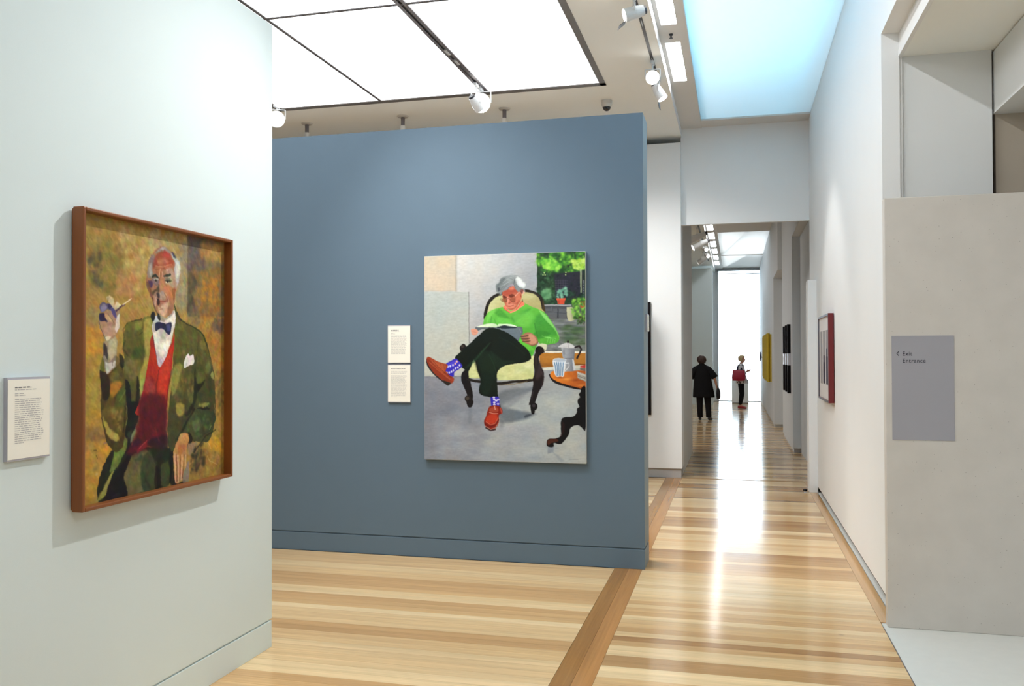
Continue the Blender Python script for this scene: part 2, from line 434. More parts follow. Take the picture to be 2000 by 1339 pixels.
# lobby on the right behind the stone panel
struct(box('wall_lobby', [(1.075, 1.612, 6.20, 6.40, 0, 3.61)], M_sidew), 'pale lobby wall above the stone panel')
struct(box('trim_2', (1.056, 1.075, 6.185, 6.40, 0, 3.70), M_white))
struct(box('wall_concrete', (1.640, 3.2, 6.24, 6.40, 0, 3.61), M_conc), 'bare concrete wall at the upper right')
struct(box('trim_3', (1.612, 1.640, 6.30, 6.40, 0, 3.61), M_blackp))  # black backing paints in the shade of the gap between walls
struct(box('wall_bulkhead', (1.625, 3.2, -3.0, 6.24, 3.20, 3.60), M_sidew), 'pale bulkhead in the lobby')
struct(box('ceiling_lobby', [(1.075, 3.2, -3.0, 6.4, 3.61, 3.75)], M_ceil))
struct(box('trim_4', [(1.055, 1.075, -3.0, 6.185, 3.650, 3.80), (1.050, 1.075, -3.0, 6.185, 3.604, 3.650)], M_white))
# stone panel carrying the sign
struct(box('wall_panel', (.882, 3.2, 5.70, 5.775, 0, 2.598), M_terr, bevel=.004), 'speckled cream stone panel with the grey sign')
# shell that closes the rooms out of sight
struct(box('wall_back', (-9.2, 3.4, -3.2, -3.0, 0, 6.9), M_white))
struct(box('wall_west', (-9.2, -9.0, -3.0, 32.3, 0, 6.9), M_white))
struct(box('wall_east', (3.2, 3.4, -3.0, 32.3, 0, 6.9), M_sidew))

# ================================================================== CEILINGS
ZC = 4.59
ZS = 4.70              # soffit with the strip lights
PX = (-5.225, -3.955, -2.69, -1.375)   # edges of the luminous field
PY = (9.39, 6.83, 4.27, 1.71, -.85)
x0, x1, y0, y1 = PX[0]-.065, PX[-1]+.03, PY[-1]-.05, PY[0]+.06
ceil = struct(box('ceiling', [(-9.0, x0, -3.0, 32.0, ZC, 4.78), (x1, -.69, -3.0, 32.0, ZC, 4.78), (x0, x1, y1, 32.0, ZC, 4.78), (x0, x1, -3.0, y0, ZC, 4.78),
                             (x0, x1, y0, y1, 4.70, 4.78)], M_ceil), 'matt gallery ceiling')
struct(box('trim_5', (-.6935, -.6885, -3.0, 32.0, ZC-.002, ZS+.02), M_white))
struct(box('ceiling_soffit', (-.689, -.655, -3.0, 32.0, ZS, 4.95), M_soffit), 'lowered soffit with the strip lights')
struct(box('trim_6', (-.500, -.42, -3.0, 32.0, ZS, 4.95), M_soffit))
LIGHT_Y = [(-1.72+1.724*k, -.46+1.724*k) for k in range(19)]
LIGHT_Y = [(a, b) for a, b in LIGHT_Y if b > 6.5 and a < 31 and not 10.4 < b < 20.5]
yy = -3.0                                           # plain soffit between the strip lights
for i, (a, b) in enumerate(LIGHT_Y + [(32.0, 32.0)]):
    struct(box('trim_%d' % (7+i), (-.655, -.500, yy, a, ZS, 4.95), M_soffit)); yy = b
# corridor ceiling with two roof panes
struct(box('ceiling_corridor', [(-.42, 1.1, -3.0, 4.2, ZS+.01, 4.95), (-.42, 1.1, 11.66, 22.5, ZS+.01, 4.95), (-.42, 1.4, 31.9, 32.0, ZS+.01, 4.95), (1.06, 1.4, 12, 32.0, ZS+.01, 4.95)], M_soffit))
def boxed_pane(n, ya, yb, xb, label):  # pane under an added closed box that keeps world light out
    g = struct(box('window_%d' % n, [(-.42, xb, ya, yb, ZS+.03, ZS+.037)], M_pane), label)
    box('lamp_box_wall', [(-.9, -.88, ya-1, yb+.4, 4.95, 6.7), (2.2, 2.22, ya-1, yb+.4, 4.95, 6.7), (-.9, 2.2, ya-1, ya-.98, 4.95, 6.7), (-.9, 2.2, yb+.38, yb+.4, 4.95, 6.7), (-.9, 2.2, ya-1, yb+.4, 6.7, 6.72),
                         (-.9, -.43, ya-1, yb+.4, 4.951, 4.96), (xb, 2.2, ya-1, yb+.4, 4.951, 4.96), (-.43, xb, ya-1, ya, 4.951, 4.96), (-.43, xb, yb, yb+.4, 4.951, 4.96)], M_soffit, g)
    return g
boxed_pane(2, 4.2, 11.76, .945, 'blue lit roof pane over the near corridor')
g3 = boxed_pane(3, 22.5, 31.9, 1.06, 'grey lit roof pane over the far corridor')
for (xa, ya), (xb, yb) in (((.32, 22.52), (-.40, 27.8)), ((.40, 27.95), (-.37, 31.88))):  # unseen fins added to cast the diagonal shade on the pane
    bm = bmesh.new(); d_ = Vector((yb-ya, xa-xb, 0)).normalized()*.01
    P_ = [Vector((xa, ya, ZS+.05))-d_, Vector((xb, yb, ZS+.05))-d_, Vector((xb, yb, ZS+.05))+d_, Vector((xa, ya, ZS+.05))+d_]
    loft(bm, [[tuple(p) for p in P_], [tuple(p+Vector((0, 0, .75))) for p in P_]])
    obj('shade_fin', bm, M_soffit, g3)
box('glazing_bar', (-.42, 1.06, 27.82, 27.90, ZS+.01, ZS+.06), M_soffit, g3)
struct(box('ceiling_roof', (-9.2, 3.4, -3.2, 33, 6.9, 7.0), M_soffit))

# luminous ceiling
lum = empty('luminous_ceiling', ((x0+x1)/2, (y0+y1)/2, ZC), 'large glowing white ceiling of framed panels over the room', 'ceiling light')
TK = .047
for i in range(3):
    for j in range(4):
        a = PX[i] + (.012 if i == 0 else .006 if i == 1 else TK); b = PX[i+1] - (TK if i == 1 else .006 if i == 0 else .012)
        box('light_panel', (a, b, PY[j+1]+.007, PY[j]-.007, ZC+.005, ZC+.02), M_panel, lum)
box('frame', [(x0, PX[0]+.012, y0, y1, ZC-.004, ZC+.03), (PX[-1]-.035, x1, y0, y1, ZC-.004, ZC+.03), (x0, x1, PY[0]-.03, y1, ZC-.004, ZC+.03), (x0, x1, y0, PY[-1]+.008, ZC-.004, ZC+.03)], M_grey, lum)
for x in (PX[1],):
    box('seam', (x-.015, x+.015, PY[-1], PY[0], ZC-.003, ZC+.024), M_seam, lum)
for y in PY[1:-1]:
    box('seam', (PX[0], PX[-1], y-.015, y+.015, ZC-.002, ZC+.024), M_seam, lum)

def track(name, x, ya, yb, w, label, adapters=()):
    t = empty(name, (x, (ya+yb)/2, ZC), label, 'lighting track', 'lighting tracks in the ceiling')
    z = ZC-.004
    box('rail', [(x-w, x-w*.28, ya, yb, z, ZC+.03), (x+w*.28, x+w, ya, yb, z, ZC+.03), (x-w, x+w, ya, yb, ZC+.022, ZC+.03)], M_track if w > .02 else M_trackdark, t)
    box('groove', (x-w*.26, x+w*.26, ya, yb, ZC+.008 if w > .02 else ZC-.006, ZC+.012), M_trackdark, t)
    for y in adapters:
        box('adapter', (x-w*.3, x+w*.3, y-.07, y+.07, z-.006, ZC+.01), M_lampbody, t, bevel=.004)
    return t
track('lighting_track', PX[2], PY[-1], PY[0], TK-.003, 'grey lighting track between the glowing ceiling panels', (8.02, 8.32, 9.18))
track('lighting_track', -.785, 1.0, 9.5, .014, 'slim dark lighting track along the ceiling edge by the corridor', (7.08, 7.75, 8.75, 9.25))

# ------------------------------------------------------------------ strip lights in the soffit
k = 0
for a, b in LIGHT_Y:
    near = b < 11
    if near:
        lab = ('recessed strip light cut by the top of the photo, beside the blue skylight' if a < 8 else 'recessed strip light in the soffit, closer to the corridor doorway wall')
    else:
        k += 1
        lab = 'small recessed strip light in the far corridor soffit, %s in the row from the doorway' % ('first', 'second', 'third', 'fourth', 'fifth', 'sixth', 'seventh')[k-1]
    t = empty('strip_light', (-.577, (a+b)/2, ZS), lab, 'ceiling light', 'recessed strip lights along the corridor soffit')
    z1 = ZS+.13
    box('housing', [(-.655, -.65, a, b, ZS+.001, z1), (-.505, -.5, a, b, ZS+.001, z1), (-.655, -.5, a, a+.005, ZS+.001, z1), (-.655, -.5, b-.005, b, ZS+.001, z1), (-.655, -.5, a, b, z1-.005, z1)], M_trof, t)
    bm = bmesh.new(); bx(bm, -.566, -.508, a+.02, b-.02, ZS+.008, ZS+.06)
    obj('diffuser', bm, M_tube, t, bevel=.012)
    box('end_cap', (-.568, -.506, b-.16, b-.15, ZS+.006, ZS+.062), M_plastic, t)

# ------------------------------------------------------------------ spotlights on the tracks
def spotlight(loc, aim, label, ztop=ZC, r=.052, ln=.17, group='track spotlights', glow=True, square=False, lens=None):
    x, y, z = loc
    t = empty('track_spotlight', (x, y, ztop), label, 'spotlight', group)
    d = (Vector(aim)-Vector(loc)).normalized()
    P = Vector(loc)
    bm = bmesh.new(); bx(bm, x-.016, x+.016, y-.055, y+.055, ztop-.040, ztop-.011); obj('adapter', bm, M_lampbody, t, bevel=.004)
    bm = bmesh.new(); tube(bm, (x, y, ztop-.03), (x, y, z+r*1.2), .009, n=10); obj('stem', bm, M_lampbody, t)
    side = d.cross(Vector((0, 0, 1)))
    side = side.normalized() if side.length > .01 else Vector((1, 0, 0))
    bm = bmesh.new()
    top = Vector((x, y, z+r*1.25))
    for s in (-1, 1):
        tube(bm, top, top+side*s*(r+.008), .006, n=8); tube(bm, top+side*s*(r+.008), P+side*s*(r+.008), .006, n=8)
    obj('yoke', bm, M_lampbody, t)
    bm = bmesh.new()
    tube(bm, P-d*ln*.5, P-d*ln*.1, r*.8, r, n=24); tube(bm, P-d*ln*.1, P+d*ln*.46, r, r*1.06, n=24)
    h = obj('lamp_head', bm, M_lampbody, t, smooth=False)
    bm = bmesh.new(); tube(bm, P-d*ln*.62, P-d*ln*.5, r*.62, r*.7, n=20); obj('heat_sink', bm, M_dark, t)
    bm = bmesh.new(); tube(bm, P+d*ln*.455, P+d*ln*.475, r*.98, n=24); obj('lens', bm, lens or (M_lens if glow else M_shade), t)
    if square:
        a = P+d*ln*.5; u = d.cross(side)
        bm = bmesh.new()
        q = [a+side*s1*r+u*s2*r for s1, s2 in ((-1, 1), (1, 1))]
        f = [v+d*.07+u*.03 for v in q]
        vs_ = [bm.verts.new(v) for v in (q[0], q[1], f[1], f[0])] + [bm.verts.new(v+u*.004) for v in (q[0], q[1], f[1], f[0])]
        for fc in ((0,1,2,3),(7,6,5,4),(0,4,5,1),(1,5,6,2),(2,6,7,3),(3,7,4,0)): bm.faces.new([vs_[i] for i in fc])
        obj('barn_door', bm, M_dark, t)
    return P+d*(ln*.5+.02), d
def light_from(loc, aim, power, ang, blend=.6, size=.05):
    lamp('spot_beam', 'SPOT', loc, aim, power, WARM, spot_size=math.radians(ang), spot_blend=blend, shadow_soft_size=size, specular_factor=.05)

P, d = spotlight((-.785, 7.10, 4.43), (-2.55, 6.6, 3.9), 'spotlight with a lit side and dark end, nearest on the slim ceiling-edge track', square=True)
P, d = spotlight((-.785, 8.78, 4.42), (-.30, 3.2, 2.7), 'glaring spotlight facing the viewer, beside the corridor soffit', r=.066)
P, d = spotlight((-.765, 9.30, 4.42), (.93, 9.15, 1.55), 'pale spotlight tilted to the right wall, just behind the glaring one', square=True)
light_from(P, (.93, 9.2, 1.60), 90, 62)
P, d = spotlight((PX[2], 9.18, 4.42), (-.35, .8, 1.95), 'glaring round spotlight above the top edge of the blue wall', r=.10, ln=.2)
P, d = spotlight((-5.19, 9.20, 4.42), (-.5, .8, 2.0), 'glaring spotlight half hidden at the end of the left white wall', r=.09, ln=.2)
# spotlights of the near tracks, above the top edge of the photograph
P, d = spotlight((-.785, 5.15, 4.42), (-2.55, 3.45, 1.64), 'spotlight above the frame lighting the tweed portrait')
light_from(P, (-2.55, 3.5, 1.75), 330, 64, 1.0, .03)
P, d = spotlight((PX[2], 5.0, 4.40), (-1.85, 6.78, 1.64), 'spotlight above the frame lighting the armchair portrait')
light_from(P, (-1.95, 6.78, 1.64), 220, 75, 1.0, .03)
P, d = spotlight((PX[2], 9.0, 4.36), (-1.2, 11.9, 1.6), 'spotlight behind the blue wall lighting the white partition')
light_from(P, (-.9, 11.9, 2.0), 480, 60, 1.0)

# unseen spot lamps added over the hidden floor; the bounce brightens the ceiling
for x in (-2.69, -5.19):
    light_from((x, 8.3, 4.40), (x+.5, 8.5, 0), 560, 95, 1.0, .08)
# far gallery spotlights seen through the doorway
for i, (x, y, ax, ay, az, r, ln, lab) in enumerate((
        (-.84, 20.5, -2.2, 20.2, 3.75, .075, .40, 'grey spotlight pointing left, nearest in the far gallery'),
        (-.83, 21.9, -2.2, 21.6, 3.70, .075, .40, 'second grey spotlight pointing left in the far gallery'),
        (-.74, 22.85, .5, 20.6, 3.6, .05, .18, 'small lit spotlight, upper one of two in the far gallery'),
        (-.74, 24.4, .5, 22.2, 3.6, .05, .18, 'small lit spotlight, lower one of two in the far gallery'),
        (-.88, 25.4, -1.9, 26.0, 3.7, .07, .34, 'last grey spotlight above the far pale partition'))):
    spotlight((x, y, 4.35), (ax, ay, az), lab, ZC-.012, r=r, ln=ln, group='far gallery spotlights', glow=False)
t = empty('lighting_track', (-.80, 21, ZC), 'thin black lighting track in the far gallery ceiling', 'lighting track')
box('rail', (-.815, -.785, 15.5, 28, ZC-.02, ZC), M_trackdark, t)
lamp('gallery_beam', 'SPOT', (-1.6, 26.0, 4.3), (-1.6, 29.5, 1.6), 18, WARM, spot_size=math.radians(70), spot_blend=.8, shadow_soft_size=.1)

# ------------------------------------------------------------------ posts that brace the hidden partition
for x, lab in ((-5.236, 'grey ceiling brace post over the blue wall, leftmost of three'), (-3.941, 'grey ceiling brace post over the blue wall, middle of three'), (-2.65, 'grey ceiling brace post right of the glaring spotlight')):
    t = empty('brace_post', (x, 10.035, 3.54), lab, 'post', 'brace posts between partition and ceiling')
    bm = bmesh.new(); tube(bm, (x, 10.035, 4.572), (x, 10.035, ZC), .062, .072); obj('flange', bm, M_plastic, t, bevel=.003)
    bm = bmesh.new(); tube(bm, (x, 10.035, 4.46), (x, 10.035, 4.575), .024); obj('rod', bm, M_track, t)
    bm = bmesh.new(); tube(bm, (x, 10.035, 3.54), (x, 10.035, 4.47), .034); obj('sleeve', bm, M_plastic, t, bevel=.003)

# security camera
cx, cyy = -1.425, 10.03
t = empty('security_camera', (cx, cyy, ZC), 'small grey and black dome camera on the ceiling by the blue wall', 'camera')
bm = bmesh.new(); tube(bm, (cx, cyy, ZC), (cx, cyy, 4.545), .064, .064, 28); tube(bm, (cx, cyy, 4.545), (cx, cyy, 4.512), .064, .050, 28); obj('housing', bm, M_plastic, t, bevel=.002)
bm = bmesh.new(); bmesh.ops.create_uvsphere(bm, u_segments=24, v_segments=14, radius=.046)
bmesh.ops.translate(bm, verts=bm.verts, vec=(cx, cyy, 4.513)); obj('dome', bm, M_black, t, smooth=True)
# sprinkler in the soffit
t = empty('sprinkler', (-.575, 8.40, ZS), 'tiny dark sprinkler head in the soffit between two strip lights', 'sprinkler')
bm = bmesh.new(); tube(bm, (-.575, 8.40, ZS), (-.575, 8.40, ZS-.015), .022, .014, 14); tube(bm, (-.575, 8.40, ZS-.014), (-.575, 8.40, ZS-.035), .007, .007, 10); obj('body', bm, M_dark, t)
bm = bmesh.new(); tube(bm, (-.575, 8.40, ZS-.036), (-.575, 8.40, ZS-.04), .017, .017, 14); obj('deflector', bm, M_dark, t)
# door stop on the floor
t = empty('door_stop', (.795, 10.98, 0), 'small black door stop on the floor at the corridor doorway', 'door stop')
bm = bmesh.new(); tube(bm, (.795, 10.98, 0), (.795, 10.98, .022), .014, .012, 16); obj('stem', bm, M_steel, t)
bm = bmesh.new(); tube(bm, (.795, 10.98, .02), (.795, 10.98, .045), .026, .024, 20); obj('cap', bm, M_black, t, bevel=.003)

# ================================================================== FAR WINDOW
wn = struct(box('window_1', [(-.62, -.575, 31.90, 32.02, 0, 4.66), (.915, .96, 31.90, 32.02, 0, 4.66), (-.62, .96, 31.90, 32.02, 4.61, 4.66), (-.575, .915, 31.93, 32.0, 4.50, 4.525), (-.62, .96, 31.90, 32.02, 0, .02)], M_trof), 'tall bright window at the end of the corridor')
box('pane', (-.575, .915, 31.96, 31.97, .02, 4.50), M_glass, wn)
box('pane', (-.575, .915, 31.96, 31.97, 4.525, 4.61), M_glass, wn)
box('latch', (-.575, -.54, 31.90, 31.93, 2.68, 2.70), M_dark, wn)
struct(box('floor_terrace', (-12, 14, 32.4, 60, -.1, -.02), M_stone))

# ================================================================== ARTWORK
def hex3(h):
    return np.array([int(h[i:i+2], 16) for i in (0, 2, 4)], dtype=np.float64) / 255.0

def smooth_closed(P, n=4):
    P = np.asarray(P, float)
    a, b, c, d = np.roll(P, 1, 0), P, np.roll(P, -1, 0), np.roll(P, -2, 0)
    out = []
    for t in np.arange(n) / n:
        out.append(.5 * ((2*b) + (-a+c)*t + (2*a-5*b+4*c-d)*t*t + (-a+3*b-3*c+d)*t**3))
    return np.stack(out, 1).reshape(-1, 2)

def seg_dist(X, Y, A, B):
    d = B - A
    L = d @ d + 1e-9
    t = np.clip(((X-A[0])*d[0] + (Y-A[1])*d[1]) / L, 0, 1)
    return np.hypot(X-A[0]-t*d[0], Y-A[1]-t*d[1])

def lattice_noise(X, Y, scale, seed):
    rs = np.random.RandomState(seed)
    G = rs.rand(64, 64)
    x, y = X/scale, Y/scale
    i, j = np.floor(x).astype(int), np.floor(y).astype(int)
    fx, fy = x-i, y-j
    fx, fy = fx*fx*(3-2*fx), fy*fy*(3-2*fy)
    g = lambda a, b: G[a % 64, b % 64]
    return (g(i,j)*(1-fx)+g(i+1,j)*fx)*(1-fy) + (g(i,j+1)*(1-fx)+g(i+1,j+1)*fx)*fy

def paint(ops, W, H, nx, ny, grain=.05, rough=1.0):
    """Brush the strokes of a picture W x H (picture units) on an nx x ny grid; returns sRGB values."""
    xs, ys = np.linspace(0, W, nx), np.linspace(0, H, ny)
    X0, Y0 = np.meshgrid(xs, ys)
    img = np.full((ny, nx, 3), .7)
    wob = [((lattice_noise(X0, Y0, 26, s)-.5)*5 + (lattice_noise(X0, Y0, 9, s+5)-.5)*3.5)*rough for s in (3, 4)]

    def window(x0, x1, y0, y1):
        a, b = np.searchsorted(xs, [x0, x1]); c, d = np.searchsorted(ys, [y0, y1])
        return slice(max(c-1, 0), d+1), slice(max(a-1, 0), b+1)

    def blend(w, m, col):
        img[w] += m[..., None] * (col - img[w])

    def mask(P, soft, w):
        X, Y = X0[w] + wob[0][w]*.6, Y0[w] + wob[1][w]*.6
        ins = np.zeros(X.shape, bool); dist = np.full(X.shape, 1e9)
        for k in range(len(P)):
            A, B = P[k-1], P[k]
            dist = np.minimum(dist, seg_dist(X, Y, A, B))
            if A[1] != B[1]:
                hit = ((A[1] > Y) != (B[1] > Y)) & (X < (B[0]-A[0])*(Y-A[1])/(B[1]-A[1]) + A[0])
                ins ^= hit
        sd = np.where(ins, dist, -dist)
        m = np.clip(.5 + sd/max(soft, .5), 0, 1)
        return m*m*(3-2*m)

    def dab(col, a, cx, cy, rx, ry, ang, hard):
        R = max(rx, ry) * (1.1 if hard else 2.0)
        w = window(cx-R, cx+R, cy-R, cy+R)
        X, Y = X0[w]-cx, Y0[w]-cy
        if X.size == 0: return
        c, s = math.cos(ang), math.sin(ang)
        q = np.hypot((X*c+Y*s)/rx, (-X*s+Y*c)/ry)
        m = np.clip((1-q)*min(rx, ry)/1.6 + .5, 0, 1) if hard else np.exp(-q*q*1.4)*(q < 2)
        blend(w, a*m, hex3(col))

    for o in ops:
        k = o[0]
        if k in 'pg':
            if k == 'p': _, c, soft, a, curve, pts = o
            else: _, c, c2, G, soft, a, curve, pts = o
            P = np.array(pts, float).reshape(-1, 2)
            if curve: P = smooth_closed(P)
            w = window(P[:,0].min()-soft-4, P[:,0].max()+soft+4, P[:,1].min()-soft-4, P[:,1].max()+soft+4)
            if X0[w].size == 0: continue
            m = mask(P, soft, w) * a
            col = hex3(c)
            if k == 'g':
                d = np.array([G[2]-G[0], G[3]-G[1]], float)
                t = np.clip(((X0[w]-G[0])*d[0] + (Y0[w]-G[1])*d[1])/(d@d), 0, 1)[..., None]
                col = col*(1-t) + hex3(c2)*t
            blend(w, m, col)
        elif k == 'l':
            _, c, wd, soft, a, pts = o
            P = np.array(pts, float).reshape(-1, 2)
            R = wd + soft + 4
            w = window(P[:,0].min()-R, P[:,0].max()+R, P[:,1].min()-R, P[:,1].max()+R)
            if X0[w].size == 0: continue
            X, Y = X0[w] + wob[0][w]*.4, Y0[w] + wob[1][w]*.4
            dist = np.full(X.shape, 1e9)
            for i in range(len(P)-1): dist = np.minimum(dist, seg_dist(X, Y, P[i], P[i+1]))
            blend(w, a*np.clip(.5 + (wd/2-dist)/max(soft, 1.), 0, 1), hex3(c))
        elif k in 'be':
            _, c, a, cx, cy, rx, ry, ang = o
            dab(c, a, cx, cy, max(rx, 1.2), max(ry, 1.2), ang, k == 'e')
        elif k == 'd':
            _, seed, n, size, a, cols, asp, ang, pts = o
            rs = np.random.RandomState(seed)
            P = np.array(pts, float).reshape(-1, 2)
            lo, hi = P.min(0), P.max(0); done = tries = 0
            while done < n and tries < n*6:
                tries += 1
                x, y = lo + rs.rand(2)*(hi-lo)
                ins = False
                for q in range(len(P)):
                    A, B = P[q-1], P[q]
                    if (A[1] > y) != (B[1] > y) and x < (B[0]-A[0])*(y-A[1])/(B[1]-A[1]) + A[0]: ins = not ins
                if not ins: continue
                done += 1
                s = size*(.6+.8*rs.rand())
                t = rs.rand()*math.pi if ang is None else ang + (rs.rand()-.5)*.5
                dab(cols[rs.randint(len(cols))], a, x, y, s*asp*.62, s*.62, t, False)
    n = (lattice_noise(X0, Y0, 7, 1)-.5)*.6 + (lattice_noise(X0+Y0*.3, Y0*3, 16, 2)-.5)*.8
    img *= 1 + grain*n[..., None]*1.6
    if rough > 1.5:      # loose, scumbled brushwork
        for c in range(3):
            img[..., c] += (lattice_noise(X0*.8+Y0*.5, Y0*.8-X0*.5, 17, 20+c)-.5)*.07
        img *= 1 + (lattice_noise(X0+Y0, (Y0-X0)*2.2, 20, 31)-.5)[..., None]*.12
    img += (lattice_noise(X0, Y0, 40, 8)-.5)[..., None]*np.array([.02, .0, -.02])
    return np.clip(img, 0, 1)

